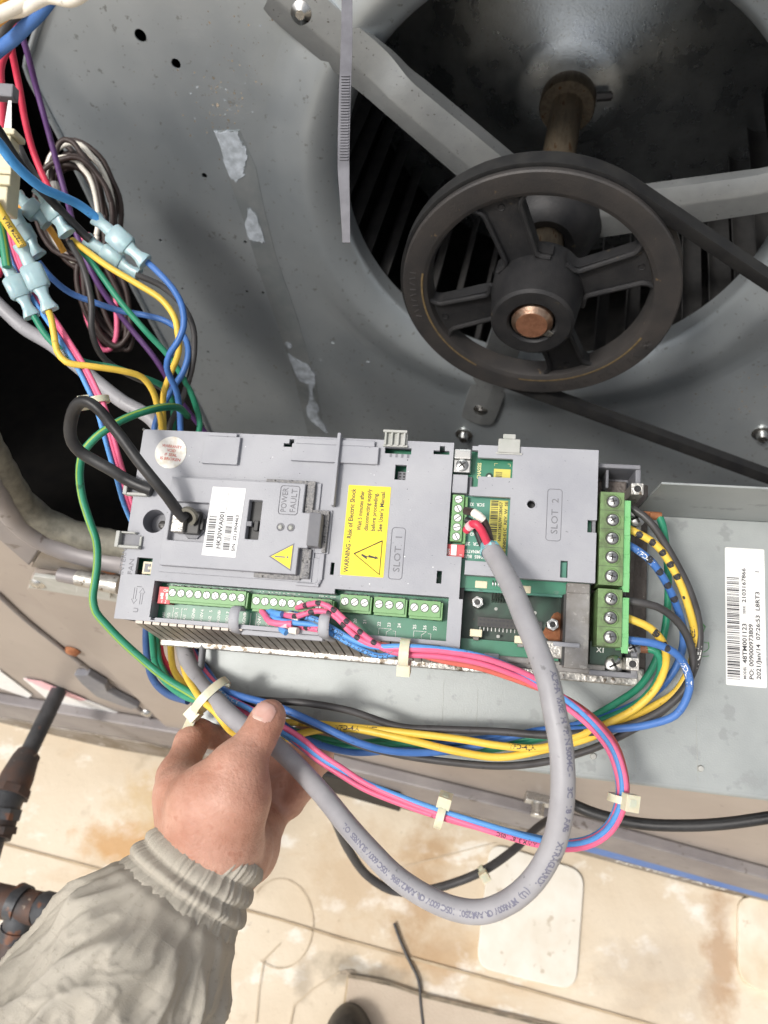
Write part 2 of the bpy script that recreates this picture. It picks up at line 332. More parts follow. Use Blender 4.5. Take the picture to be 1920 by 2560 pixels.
def dtext(mb, s, size, u, v, h, rot=90, **k):  # millimetres on the drive
    if 'width' in k and k['width']: k['width'] /= 1000
    if 'extrude' in k: k['extrude'] /= 1000
    return text(mb, s, size / 1000, L(u, v, h), rot, **k)
def tubetext(mb, path, r, s, size, s0, ang, flip=1, mi=0, fr=None):
    fr = fr or frames(path); cum = [0.]
    for i in range(1, len(path)): cum.append(cum[-1] + (path[i] - path[i - 1]).length)
    vs, fs = tmesh(s, 1.); out = []
    for v in vs:
        d = s0 + flip * v.x * size; d = min(max(d, 0), cum[-1] - 1e-5); i = max(0, int(np.searchsorted(cum, d)) - 1); t = (d - cum[i]) / (cum[i + 1] - cum[i])
        p = path[i].lerp(path[i + 1], t); a = fr[i][1].lerp(fr[i + 1][1], t); b = fr[i][2].lerp(fr[i + 1][2], t); an = ang - flip * (v.y - .35) * size / r
        out.append(p + (a * math.cos(an) + b * math.sin(an)) * (r * 1.012 + .00004))
    return mb.add(out, fs, mi)
def camang(path, i, fr):                       # angle around the tube that faces the viewer
    d = (CAMM.translation - path[i]).normalized(); return math.atan2(d.dot(fr[i][2]), d.dot(fr[i][1]))
WIRES = []
def wire(name, col, pts, r, label, cat='wire', group=None, n=10, step=.004, flat=1.0, marks=None, prints=None, stripe=None):
    path = spline([pt(p) if not isinstance(p, V) else p for p in pts], step); fr = frames(path)
    mb = MB(); mb.sweep(path, r, n, 0, True, flat); mats = ['w_' + col]
    if marks:                                  # dark bands on the jacket
        mats.append('ink'); cum = [0.]
        for i in range(1, len(path)): cum.append(cum[-1] + (path[i] - path[i - 1]).length)
        for s0, ln, dang, wid in marks:
            vs = []; fs = []; i0 = int(np.searchsorted(cum, s0)); a0 = camang(path, min(i0, len(path) - 1), fr) + dang
            for q in range(5):
                d = s0 + ln * q / 4; i = min(max(0, int(np.searchsorted(cum, d)) - 1), len(path) - 2); t = (d - cum[i]) / (cum[i + 1] - cum[i]); p = path[i].lerp(path[i + 1], t)
                ww = wid * math.sqrt(max(.05, 1 - ((q - 2) / 2.3) ** 2))
                for k in range(7):
                    an = a0 + ww * (k / 6 - .5) * 2; vs.append(p + (fr[i][1] * math.cos(an) + fr[i][2] * math.sin(an)) * r * 1.015)
            mb.add(vs, [(q * 7 + k, q * 7 + k + 1, (q + 1) * 7 + k + 1, (q + 1) * 7 + k) for q in range(4) for k in range(6)], 1)
    if stripe:
        mats.append('w_strip'); k0 = len(mats) - 1; a0 = camang(path, len(path) // 2, fr) + stripe; vs = []
        for p, (t, a, b) in zip(path, fr):
            for k in range(4):
                an = a0 + (k / 3 - .5) * .5; vs.append(p + (a * math.cos(an) + b * math.sin(an)) * r * 1.012)
        mb.add(vs, [(i * 4 + k, i * 4 + k + 1, i * 4 + k + 5, i * 4 + k + 4) for i in range(len(path) - 1) for k in range(3)], k0)
    for pr in prints or []:
        s, size, s0, dang, flip, ink = pr
        if ink not in mats: mats.append(ink)
        cum = 0; i = 0
        while i < len(path) - 2 and cum < s0: cum += (path[i + 1] - path[i]).length; i += 1
        tubetext(mb, path, r, s, size, s0, camang(path, i, fr) + dang, flip, mats.index(ink), fr)
    o = mb.build(name, mats, None, smooth=50); tag(o, label, cat, group); return o, path

# ================================================================== SETTING: roof
mb = MB(); mb.add([(-60, -60, 0), (60, -60, 0), (60, 60, 0), (-60, 60, 0)], [(0, 1, 2, 3)])
struct(link('roof_membrane', mb.mesh('roof_membrane'), 'roof'))
ROOF = bpy.data.objects['roof_membrane']
def groundpoly(name, pix, z0, z1, m, label, rad=0., parent=None, cat='roof patch', group=None):
    ps = [G(*p, z1) for p in pix]; mb = MB(); poly = [(p.x, p.y) for p in ps]
    if rad:
        out = []; n = len(poly)
        for i in range(n):
            a, b, c = (V(poly[i - 1]), V(poly[i]), V(poly[(i + 1) % n])); d1 = (a - b).normalized(); d2 = (c - b).normalized()
            for k in range(7):
                t = k / 6; out.append(tuple((b + d1 * rad).lerp(b, t).lerp(b.lerp(b + d2 * rad, t), t)))
        poly = out
    mb.prism(poly, z0, z1); o = mb.build(name, m, None, bevel=.0015)
    if label: tag(o, label, cat, group)
    else: o.parent = ROOF
    return o
groundpoly('roof_patch', [(1225, 2105), (1462, 2178), (1440, 2478), (1190, 2418)], .0005, .007, 'patch', 'white round-cornered membrane patch on the roof below the grey cable loop', .03, group='welded roof patches')
groundpoly('roof_patch', [(1846, 2234), (2100, 2300), (2100, 2540), (1846, 2456)], .0005, .010, 'patch_y', 'yellowed membrane patch cut off by the right edge', .03, group='welded roof patches')
groundpoly('roof_patch', [(0, 2290), (170, 2330), (160, 2560), (-60, 2560)], .0005, .005, 'patch', 'pale membrane patch behind the rusty pipe elbow', .02, group='welded roof patches')
groundpoly('walkway_mat', [(872, 2440), (1300, 2540), (1960, 2700), (1900, 2900), (830, 2800)], .0005, .006, 'matt', 'beige textured walkway mat at the bottom edge', 0, cat='mat')
def groundline(pix, wid, m, z=.0035):
    path = [G(*p) for p in pix]; mb = MB(); vs = []
    for i, p in enumerate(path):
        t = (path[min(i + 1, len(path) - 1)] - path[max(i - 1, 0)]).normalized(); s = V((-t.y, t.x, 0)) * wid * (.7 + .6 * random.random())
        vs += [V((p.x, p.y, z)) + s, V((p.x, p.y, z)) - s]
    mb.add(vs, [(2 * i, 2 * i + 1, 2 * i + 3, 2 * i + 2) for i in range(len(path) - 1)])
    return mb.build('seam', m, ROOF, world=True)
mat('seam_l', (.54, .45, .33), .7, c2=(.44, .35, .24), sc1=14)
mat('seam_d', (.10, .085, .06), .8, c2=(.26, .21, .15), sc1=40)
groundline([(0, 2108), (120, 2140), (260, 2178), (700, 2300), (860, 2350), (1300, 2470), (1900, 2640)], .0022, 'seam')
groundline([(870, 2440), (960, 2455), (1060, 2490), (1300, 2548), (1700, 2650)], .0030, 'seam_d', .0075)
groundline([(870, 2440), (862, 2500), (850, 2600)], .0015, 'seam')
groundline([(850, 2430), (780, 2475), (735, 2515), (722, 2580)], .0009, 'seam_l')
groundline([(700, 2360), (660, 2400), (648, 2470), (640, 2560)], .0009, 'seam_l')
groundline([(1000, 2170), (1190, 2120), (1240, 2108)], .0008, 'seam_l')
cpx = [(700 + 82 * math.cos(a), 2310 + 112 * math.sin(a)) for a in np.linspace(-2.4, 2.2, 40)]
groundline(cpx, .0008, 'seam_l')
def blob(cx, cy, rx, ry, m, z, seed, jag=.35):
    rnd = random.Random(seed); ph = [rnd.random() * 6.28 for _ in range(6)]; poly = []
    for k in range(56):
        a = 2 * math.pi * k / 56; f = 1 + jag * sum(math.sin(a * (i + 2) + ph[i]) / (i + 1.6) for i in range(6)) * .5
        p = G(cx + rx * f * math.cos(a), cy + ry * f * math.sin(a)); poly.append((p.x, p.y, z))
    c = G(cx, cy); mb = MB(); mb.add(poly + [(c.x, c.y, z)], [(k, (k + 1) % 56, 56) for k in range(56)]); o = mb.build('stain', m, ROOF, world=True); return o
mat('soot', (.20, .17, .13), .8, c2=(.40, .33, .25), sc1=60, lo=.4, hi=.6)
for i, a in enumerate([(872, 2432, 22, 7, 'soot')]):
    blob(*a, .0021 + .0002 * i, i)
# wire lying on the roof
pp = [G(*p, .006) for p in [(985, 2308), (1000, 2350), (1022, 2400), (1046, 2450), (1052, 2510), (1060, 2580), (1075, 2700)]]
wire('roof_wire', 'char', pp, .0026, 'thin black wire lying on the pale roof below the cable loop', 'wire', step=.01)

# ================================================================== cabinet
CAB = thing('unit_cabinet', 'tan painted rooftop unit cabinet below and left of the drive', 'cabinet', FAC)
def fpoly(pix, z): return [(lambda q: (q.x, q.y))(FL(x, y, z)) for x, y in pix]
arc = [(-60, 1120), (0, 1222), (45, 1290), (100, 1335), (170, 1366), (290, 1396), (430, 1410)]
z_s = FL(430, 1410).y; zb = FL(1240, 2035).y
top = fpoly(arc, 0)
poly = [(-1.5, top[0][1] + .1), (-1.5, zb)] + [(1.6, zb), (1.6, z_s), ] + top[::-1]
mb = MB(); mb.prism(poly, -.0012, 0); mb.build('front_panel', 'tan', CAB)
# rolled gasket along the lower edge of the opening
gp = spline([V((a, b, .004)) for a, b in top] + [V((.9, z_s, .004))], .012)
mb = MB(); mb.sweep(gp, .011, 12); mb.build('edge_trim', 'mauve', CAB, smooth=60)
mb = MB()
gp2 = [p + V((.006, .016, -.012)) for p in gp]
mb.sweep(gp2, [.0125 + .0012 * (i % 2) for i in range(len(gp2))], 12); mb.build('gasket', 'gasket', CAB, smooth=60)
# post and sill below the opening
mb = MB(); mb.prism(fpoly([(-40, 1240), (100, 1372), (72, 1416), (-40, 1318)], .006), -.002, .006); mb.build('corner_post', 'mauve', CAB, bevel=.002)
mb = MB(); mb.prism(fpoly([(104, 1376), (330, 1408), (330, 1440), (76, 1418)], .004), -.002, .004); mb.build('sill', 'sill', CAB, bevel=.001)
# door panel with its folded edge
mb = MB(); mb.prism(fpoly([(78, 1441), (330, 1478), (470, 1510), (560, 1850), (446, 1850), (66, 1474)], .012), .0005, .012); mb.build('door_panel', 'tan', CAB, bevel=.002)
mb = MB(); mb.prism(fpoly([(84, 1440), (330, 1474), (330, 1512), (70, 1470)], .017), .0125, .017); mb.build('door_flange', 'plastic_w', CAB, bevel=.001)
c = FL(92, 1461, .018); mb = MB(); mb.lathe([(.0001, .004), (.006, .0035), (.009, 0)], 20, c=(0, 0)); mb.xf(MX.Translation((c.x, c.y, .017))); mb.build('rivet', 'steel', CAB, smooth=60)
a, b = FL(150, 1436, .025), FL(300, 1464, .025); mb = MB(); d = b - a
mb.sweep([a, a + d * .32], .0075, 14, 1); mb.sweep([a + d * .3, a + d * .62], .0082, 14); mb.sweep([a + d * .63, b], .009, 14); mb.build('hinge_pin', ['alu', 'mauve'], CAB, smooth=50)
c = FL(264, 1428, .012); mb = MB(); mb.lathe([(.0001, .006), (.010, .004), (.013, 0)], 20); mb.xf(MX.Translation((c.x, c.y, .006))); mb.build('rusty_screw', 'rust', CAB, smooth=60)
mb = MB(); mb.prism(fpoly([(192, 1460), (275, 1475), (275, 1500), (188, 1484)], .022), .0175, .021); mb.build('hinge_leaf', 'plastic_w', CAB, bevel=.001)
# neighbouring panel on the left: seam, screws, label, latch
for i, (x, y) in enumerate([(180, 1630), (365, 1785), (345, 1842)]):
    c = FL(x, y, .004); mb = MB(); mb.lathe([(.0001, .007), (.008, .006), (.011, 0)], 16); mb.xf(MX.Translation((c.x, c.y, .001))); mb.build('panel_screw', 'rust' if i == 0 else 'steel', CAB, smooth=60)
pl = [FL(x, y, .002) for x, y in [(-10, 1480), (60, 1545), (166, 1629), (300, 1735), (446, 1850)]]
mb = MB(); mb.sweep(spline(pl, .02), .0035, 8); mb.build('panel_seam', 'mauve', CAB, smooth=60)
mb = MB(); mb.prism(fpoly([(184, 1688), (218, 1688), (262, 1714), (268, 1730), (346, 1770), (330, 1775), (240, 1742), (205, 1712)], .012), .001, .012); mb.build('latch', 'plastic_d', CAB, bevel=.002)
LB = MB(); LB.prism(fpoly([(58, 1698), (105, 1706), (300, 1786), (312, 1836), (280, 1830), (150, 1776)], .003), .0008, .003); lab = LB.build('rating_label', 'white', CAB)
mb = MB(); mb.prism(fpoly([(60, 1697), (104, 1704), (216, 1750), (200, 1752), (110, 1722)], .0036), .0031, .0036); mb.build('label_stripe', 'w_rose', lab)
mb = MB(); mb.prism(fpoly([(-60, 1660), (0, 1678), (80, 1738), (70, 1745), (-60, 1700)], .003), .0008, .003); mb.build('rating_label', 'white', CAB)
# base rail
def rail(pix_top, pix_bot, z0, z1, name, m):
    mb = MB(); mb.prism(fpoly(pix_top + pix_bot[::-1], z1), z0, z1); return mb.build(name, m, CAB, bevel=.003)
rail([(-400, 1690), (640, 1868), (1300, 2030), (2400, 2330)], [(-400, 1722), (640, 1905), (1300, 2068), (2400, 2372)], .001, .02, 'base_rail', 'mauve')
rail([(-400, 1726), (640, 1910), (1300, 2073), (2400, 2376)], [(-400, 1752), (640, 1935), (1300, 2094), (2400, 2396)], -.02, .012, 'curb_cap', 'sill')
rail([(700, 1912), (860, 1950), (1000, 1992)], [(700, 1950), (860, 1990), (1000, 2030)], .02, .028, 'rubber_strip', 'rubber')
nl = rail([(1440, 2107), (1920, 2232), (2300, 2330)], [(1440, 2122), (1920, 2250), (2300, 2350)], .0125, .014, 'notice_label', 'w_blue')
qa, qb = FL(1535, 2153, .0145), FL(1812, 2226, .0145); mb = MB(); text(mb, 'NOTICE / AVIS', .018, (qa.x, qa.y, .0145), math.degrees(math.atan2(qb.y - qa.y, qb.x - qa.x)), width=(qb - qa).length); mb.build('lettering', 'ink_w', nl)
# conduit clip under the tray
c = FL(1345, 2015, .015); mb = MB(); mb.box((c.x - .02, c.y - .012, .0), (c.x + .02, c.y + .012, .012)); mb.lathe([(.001, .03), (.010, .03), (.010, .012)], 12, c=(c.x, c.y)); mb.build('cable_clip', 'steel', CAB, bevel=.001)
# inside of the compartment, its deep shade put into a near-black colour
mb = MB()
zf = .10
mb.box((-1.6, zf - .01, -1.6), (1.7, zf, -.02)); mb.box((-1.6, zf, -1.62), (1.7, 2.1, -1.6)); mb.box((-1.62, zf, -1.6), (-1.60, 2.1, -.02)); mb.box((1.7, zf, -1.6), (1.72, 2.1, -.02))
mb.build('compartment_inside', 'inside_shade', CAB)

# ================================================================== blower
BLW = thing('blower_housing', 'galvanised blower housing side with round bell-mouth inlet', 'blower housing', WAL)
ZP = -.135
edge = [(128, -60), (96, 41), (72, 120), (60, 163), (88, 228), (153, 351), (330, 715), (520, 1078), (560, 1250)]
outl = [(lambda q: (q.x, q.y))(WL(x, y, ZP)) for x, y in edge]
outl = outl + [(outl[-1][0], -.85), (1.0, -.85), (1.0, .75), (outl[0][0], .75)]
def hitpoly(a, poly):
    best = None; dx, dy = math.cos(a), math.sin(a)
    for i in range(len(poly)):
        (x0, y0), (x1, y1) = poly[i], poly[(i + 1) % len(poly)]; ex, ey = x1 - x0, y1 - y0; det = dx * -ey + ex * dy
        if abs(det) < 1e-9: continue
        t = (x0 * -ey + ex * y0) / det; s = (dx * y0 - dy * x0) / det
        if t > 0 and -1e-6 <= s <= 1 + 1e-6 and (best is None or t < best): best = t
    return best
angs = sorted(set([2 * math.pi * i / 160 for i in range(160)] + [math.atan2(y, x) % (2 * math.pi) for x, y in outl]))
mb = MB(); RI = .305; n = len(angs)
for zz in (ZP, ZP - .0016):
    for a in angs:
        t = hitpoly(a, outl); mb.v += [V((RI * math.cos(a), RI * math.sin(a), zz)), V((t * math.cos(a), t * math.sin(a), zz))]
f = []
for i in range(n):
    j = (i + 1) % n; A, B, C, D = 2 * i, 2 * i + 1, 2 * j + 1, 2 * j; o2 = 2 * n
    f += [(A, B, C, D), (D + o2, C + o2, B + o2, A + o2), (B, B + o2, C + o2, C), (A, D, D + o2, A + o2)]
mb.f = f; mb.m = [0] * len(f)
panel = mb.build('side_panel', 'galv', BLW)
cm = MB()
for x, y, r in [(351, 89, .0062), (440, 159, .0050), (588, 393, .0033), (511, 439, .0032), (401, 601, .0022), (613, 605, .0022), (617, 729, .0022), (657, 732, .0022), (456, 722, .0020), (655, 605, .0026), (570, 1002, .002), (758, 928, .0034), (520, 880, .002)]:
    q = WL(x, y, ZP); cm.cyl((q.x, q.y, ZP - .01), (q.x, q.y, ZP + .01), r, n=18)
cut(panel, cm)
# folded lip along the left edge
lp = spline([V((x + .003, y, ZP + .002)) for x, y in outl[:9]], .02); mb = MB(); mb.sweep(lp, .0035, 8); mb.build('folded_edge', 'galv', BLW, smooth=60)
# bell mouth
prof = [(.318, ZP + .0004)] + [(.236 + .075 * (1 - math.sin(t)) ** 1.0, ZP + .012 * math.sin(2 * t) * .9 - .045 * max(0, math.sin(t) - .55) ** 1.2) for t in np.linspace(.05, math.pi / 2, 16)] + [(.2345, ZP - .034), (.240, ZP - .034)]
mb = MB(); mb.lathe(prof, 128); mb.build('inlet_ring', 'galv', BLW, smooth=70)
# scroll behind the panel, its enclosed shade put into a dark metal colour
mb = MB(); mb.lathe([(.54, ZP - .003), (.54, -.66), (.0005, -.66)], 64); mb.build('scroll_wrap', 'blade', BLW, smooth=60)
# adhesive film left on the panel, with torn residue
st = [(537, 328), (600, 326), (640, 420), (660, 520), (690, 640), (745, 800), (790, 960), (812, 1085), (770, 1085), (735, 940), (690, 800), (648, 680), (612, 560), (573, 450)]
def wpoly(pix, z): return [(lambda q: (q.x, q.y))(WL(x, y, z)) for x, y in pix]
tz = ZP + .0004
mb = MB(); mb.prism(wpoly(st, tz), ZP + .0001, tz); mb.build('tape_film', 'tapefilm', BLW)
def torn(pix, seed, nm='adhesive_residue'):
    rnd = random.Random(seed); ps = wpoly(pix, tz); out = []
    for i in range(len(ps)):
        a, b = V(ps[i]), V(ps[(i + 1) % len(ps)]); k = 5
        for j in range(k):
            q = a.lerp(b, j / k); out.append((q.x + rnd.uniform(-.0016, .0016), q.y + rnd.uniform(-.0022, .0022)))
    mb = MB(); mb.prism(out, tz + .0001, tz + .0007); mb.build(nm, 'residue', BLW)
torn([(538, 330), (592, 327), (600, 350), (618, 372), (616, 400), (608, 420), (612, 440), (590, 452), (572, 442), (556, 390)], 1)
torn([(618, 520), (628, 520), (650, 560), (664, 606), (640, 606), (622, 598), (612, 565)], 2)
torn([(722, 884), (745, 900), (772, 914), (788, 940), (786, 958), (780, 980), (782, 1000), (800, 1020), (792, 1030), (800, 1050), (812, 1064), (818, 1082), (806, 1075), (780, 1054), (768, 1036), (766, 1018), (774, 1000), (772, 960), (748, 950), (736, 930)], 3)
torn([(712, 858), (722, 856), (730, 866), (722, 872)], 4)
for i, (x, y, rr) in enumerate([(1720, 905, .004), (1740, 935, .005), (1755, 880, .004), (1900, 1092, .006), (890, 822, .0028), (832, 858, .0022), (920, 905, .003)]):
    q = WL(x, y, ZP); mb = MB(); mb.lathe([(.0001, .0006), (rr * .6, .0005), (rr, 0)], 9); mb.xf(MX.Translation((q.x, q.y, ZP + .0002)) @ MX.Scale(.55, 4, (0, 1, 0))); mb.build('paint_fleck', 'residue', BLW)
rnd = random.Random(21); mb = MB()
for i in range(420):
    cx, cy, sx, sy = rnd.choice(((560, 260, 60, 80), (560, 260, 40, 50), (620, 150, 110, 90), (480, 600, 160, 260), (900, 980, 140, 70), (1860, 950, 45, 60), (1800, 1010, 80, 60)))
    x, y = rnd.gauss(cx, sx), rnd.gauss(cy, sy); q = WL(x, y, ZP)
    if math.hypot(q.x, q.y) < .325 or x < 330 and y > 250 or q.x < -.5: continue
    r_ = rnd.choice((.0004, .0006, .0009)) * rnd.uniform(.7, 1.4); a0_ = rnd.uniform(0, 6)
    mb.add([V((q.x + r_ * math.cos(a0_ + k * 1.257) * rnd.uniform(.6, 1.5), q.y + 1.2 * r_ * math.sin(a0_ + k * 1.257), ZP + .00015)) for k in range(5)], [(0, 1, 2, 3, 4)], 0 if rnd.random() < .72 else 1)
o = mb.build('grime_specks', ['soot', 'residue'], BLW); o['kind'] = 'stuff'
# bearing support arms
def armang(x, y): q = WL(x, y, -.124); return math.degrees(math.atan2(q.y, q.x)), math.hypot(q.x, q.y)
for ang, rend in ((armang(752, 34)[0], armang(752, 34)[1] + .030), (armang(1840, 488)[0], .37), (armang(1195, 1045)[0], armang(1195, 1045)[1] + .012)):
    a = R(ang); e = V((math.cos(a), math.sin(a), 0)); t = V((-math.sin(a), math.cos(a), 0)); zc = V((0, 0, 1))
    sec = [(.052, -.117, .024), (.13, -.118, .0225), (.19, -.119, .021), (.206, -.1195, .021), (.222, -.1255, .0235), (.236, -.1262, .0245), (.262, -.1262, .0245), (rend - .01, -.1275, .0245), (rend, -.1275, .0215)]
    prof2 = lambda w: [(-w, 0), (.10 * w, .0045), (.25 * w, .0045), (w, 0), (w, -.012), (w - .003, -.012), (w - .003, -.0035), (-w + .003, -.0035), (-w + .003, -.020), (-w, -.020)]
    rr_ = np.linspace(sec[0][0], sec[-1][0], 46); zz_ = np.interp(rr_, [q[0] for q in sec], [q[1] for q in sec]); ww_ = np.interp(rr_, [q[0] for q in sec], [q[2] for q in sec])
    for _ in range(3): zz_[1:-1] = (zz_[:-2] + zz_[1:-1] * 2 + zz_[2:]) / 4; ww_[1:-2] = (ww_[:-3] + ww_[1:-2] * 2 + ww_[2:-1]) / 4
    sec = list(zip(rr_.tolist(), zz_.tolist(), ww_.tolist()))
    mb = MB(); vs = []; k = 10
    for r, z, wd in sec:
        lim = 1.0 - .65 * min(1, max(0, (r - .19) / .05))
        for x, y in prof2(wd): vs.append(e * r + t * x + zc * (z + (y if y > -.005 else y * lim)))
    m_ = len(sec); fs = [(i * k + j, i * k + (j + 1) % k, (i + 1) * k + (j + 1) % k, (i + 1) * k + j) for i in range(m_ - 1) for j in range(k)] + [tuple(range(k)), tuple(range(m_ * k - 1, (m_ - 1) * k - 1, -1))]
    mb.add(vs, fs); arm = mb.build('support_arm', 'arm', BLW, smooth=24)
    c = e * (rend - .030); mb = MB(); mb.lathe([(.0001, .005), (.0042, .005), (.0044, .0046), (.0092, .0034), (.0118, 0)], 28); mb.xf(MX.Translation((c.x, c.y, -.126))); mb.build('arm_bolt', 'steel', arm, smooth=50)
mb = MB(); mb.lathe([(.020, -.085), (.030, -.080), (.040, -.086), (.050, -.100), (.056, -.116), (.022, -.118)], 40); mb.build('shaft_bearing', 'iron', BLW, smooth=40)
for x, y in [(1160, 1085), (1905, 1082)]:
    q = WL(x, y, ZP); mb = MB(); mb.lathe([(.0001, .012), (.006, .012), (.007, .010), (.008, .003), (.013, .002), (.013, 0)], 14); mb.xf(MX.Translation((q.x, q.y, ZP))); mb.build('panel_screw', 'steel', BLW, smooth=40)
# fan wheel
WH = thing('fan_wheel', 'squirrel-cage fan wheel with dished galvanised back plate inside the inlet', 'fan wheel', WAL)
mb = MB(); mb.lathe([(.020, -.372), (.060, -.374), (.068, -.380), (.12, -.395), (.205, -.425), (.236, -.428), (.268, -.432)], 96); mb.build('back_plate', 'galv_in', WH, smooth=60)
mb = MB(); mb.lathe([(.019, -.350), (.0325, -.350), (.034, -.3525), (.034, -.373)], 40); hubw = mb.build('hub_collar', 'shaft', WH, smooth=40)
mb = MB(); mb.cyl((.033, .012, -.361), (.050, .0155, -.361), .0055, n=6); mb.cyl((.050, .0155, -.361), (.0515, .0158, -.361), .0035, n=12); mb.build('set_screw', 'iron_face', hubw)
mb = MB(); mb.cyl((0, 0, -.5), (0, 0, .034), .0192, n=36); mb.build('shaft', 'shaft', WH, smooth=40)
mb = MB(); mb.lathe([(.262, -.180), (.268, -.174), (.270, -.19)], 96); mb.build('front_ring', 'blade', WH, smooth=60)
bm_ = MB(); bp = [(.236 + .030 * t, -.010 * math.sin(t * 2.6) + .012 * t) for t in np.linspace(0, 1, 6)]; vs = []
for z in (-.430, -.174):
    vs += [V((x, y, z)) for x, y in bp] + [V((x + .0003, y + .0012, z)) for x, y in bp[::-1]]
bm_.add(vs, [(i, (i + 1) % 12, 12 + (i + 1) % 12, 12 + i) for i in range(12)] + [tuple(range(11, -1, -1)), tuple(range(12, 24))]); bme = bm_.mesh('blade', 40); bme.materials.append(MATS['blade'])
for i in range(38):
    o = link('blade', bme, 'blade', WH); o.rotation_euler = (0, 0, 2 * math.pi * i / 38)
# pulley
PU = thing('drive_pulley', 'dirty black cast-iron four-spoke belt pulley on the fan shaft', 'pulley', WAL)
RO = .1335
mb = MB(); mb.lathe([(.1125, -.0005), (.114, 0), (RO - .0015, 0), (RO, -.0012), (RO, -.0055), (.1215, -.0085), (.1185, -.0145), (.1215, -.0205), (RO + .0002, -.0235), (RO + .0002, -.028), (.111, -.028), (.106, -.022), (.1065, -.008), (.109, -.0022)], 128, close=True)
rim = mb.build('rim', 'iron_face', PU, smooth=32)
mb = MB(); mb.lathe([(.022, .0345), (.024, .0368), (.0365, .0368), (.0395, .0345), (.0425, .006), (.0445, -.002), (.0445, -.028), (.022, -.028)], 72, close=True); mb.build('hub', 'iron', PU, smooth=36)
def spw(r):
    t = (r - .040) / (.109 - .040); return .0165 + .003 * t + .013 * max(0, (t - .80) / .2) ** 2.2 + .007 * max(0, (.10 - t) / .10) ** 2
for ang in (118, 28, 208, 298):
    a = R(ang); rs = np.linspace(.038, .1095, 18); vs = []; mb = MB()
    for z in (-.0075, -.021):
        for r in rs: vs += [V((r, spw(r), z)), V((r, -spw(r), z))]
    k = len(rs); f = []
    for i in range(k - 1):
        A = 2 * i; f += [(A, A + 1, A + 3, A + 2), (2 * k + A, 2 * k + A + 2, 2 * k + A + 3, 2 * k + A + 1), (A, A + 2, 2 * k + A + 2, 2 * k + A), (A + 1, 2 * k + A + 1, 2 * k + A + 3, A + 3)]
    mb.add(vs, f)
    for s in (1, -1):
        pth = [V((r, s * (spw(r) - .002), -.0065 + .003 * (1 - (r - .038) / .07))) for r in rs]; mb.sweep(pth, .0026, 8)
    mb.lathe([(.0026, -.0070), (.0032, -.0066), (.0032, -.008)], 14, c=(.100, 0))
    mb.xf(MX.Rotation(a, 4, 'Z')); mb.build('spoke', 'iron', PU, smooth=40)
mb = MB(); mb.lathe([(.1128, .0003), (.1136, .0005), (.1148, .0003)], 30, a0=R(175), a1=R(245)); mb.lathe([(.1128, .0003), (.1136, .0005), (.1148, .0003)], 30, a0=R(270), a1=R(345)); mb.build('rubbed_edge', 'goldrub', rim)
mb = MB(); mb.lathe([(.0001, .0398), (.0146, .0398), (.0150, .0394)], 40); mb.lathe([(.0150, .0394), (.0196, .0352), (.0200, .030)], 40, 1); mb.build('shaft_end', ['copper', 'worn_steel'], PU, smooth=35)
mb = MB(); mb.box((.0165, -.004, .028), (.0235, .0035, .0375)); mb.xf(MX.Rotation(R(-28), 4, 'Z')); mb.build('shaft_key', 'steel', PU, bevel=.0006)
mb = MB()
def ringtext(mb, s, size, rad, a0, a1):
    n_ = len(s)
    for i, ch in enumerate(s):
        if ch == ' ': continue
        a = a0 + (a1 - a0) * i / (n_ - 1); vs_, fs_ = tmesh(ch, 1., .045)
        w0 = max(v.x for v in vs_); m_ = MX.Rotation(a + math.pi / 2, 4, 'Z')
        mb.add([V((rad * math.cos(a), rad * math.sin(a), .0003)) + (m_ @ V(((v.x - w0 / 2) * size, (v.y - .35) * size, v.z * size * .6))) for v in vs_], fs_)
ringtext(mb, 'FENNER DRIVES', .0105, .1235, R(284), R(334))
for k in range(6):
    a = k * math.pi / 6; c = V((.1235 * math.cos(R(342)), .1235 * math.sin(R(342)), .0003)); d = V((math.cos(a), math.sin(a), 0)) * .0055; mb.sweep([c - d, c + d], .0005, 6)
for k in range(9):
    a = R(176 + 3.2 * k); c = V((.1235 * math.cos(a), .1235 * math.sin(a), .0003)); d = V((-math.sin(a + .4 * math.sin(k * 2.1)), math.cos(a + .4 * math.sin(k * 2.1)), 0)).cross(V((0, 0, 1))) * .003; mb.sweep([c - d, c + d], .0005, 6)
o = mb.build('cast_lettering', 'iron_face', rim); o['kind'] = 'stuff'
# belt
RB = .1325; zB = -.0145
def tang(q, side):
    d = math.hypot(q.x, q.y); b = math.atan2(q.y, q.x); g = math.acos(RB / d); return b + side * g
qa = WL(1925, 700, zB); qb = WL(1925, 1192, zB); au = tang(qa, 1); al = tang(qb, -1)
while al < au: al += 2 * math.pi
pu = V((RB * math.cos(au), RB * math.sin(au), zB)); pl_ = V((RB * math.cos(al), RB * math.sin(al), zB))
qa2 = pu + (qa - pu) * 1.8; qb2 = pl_ + (qb - pl_) * 1.8
path = [qa2.lerp(pu, i / 24) for i in range(24)] + [V((RB * math.cos(a), RB * math.sin(a), zB)) for a in np.linspace(au, al, 90)] + [pl_.lerp(qb2, (i + 1) / 24) for i in range(24)]
mb = MB(); vs = []; sec = [(.0045, -.0085), (.0045, .0085), (.002, .0088), (-.0075, .0055), (-.0075, -.0055), (.002, -.0088)]; k = 6
for i, p in enumerate(path):
    t = (path[min(i + 1, len(path) - 1)] - path[max(i - 1, 0)]).normalized(); nn = t.cross(V((0, 0, 1)))
    if i == 0: pass
    vs += [p + nn * x + V((0, 0, y)) for x, y in sec]
fs = [(i * k + j, i * k + (j + 1) % k, (i + 1) * k + (j + 1) % k, (i + 1) * k + j) for i in range(len(path) - 1) for j in range(k)]
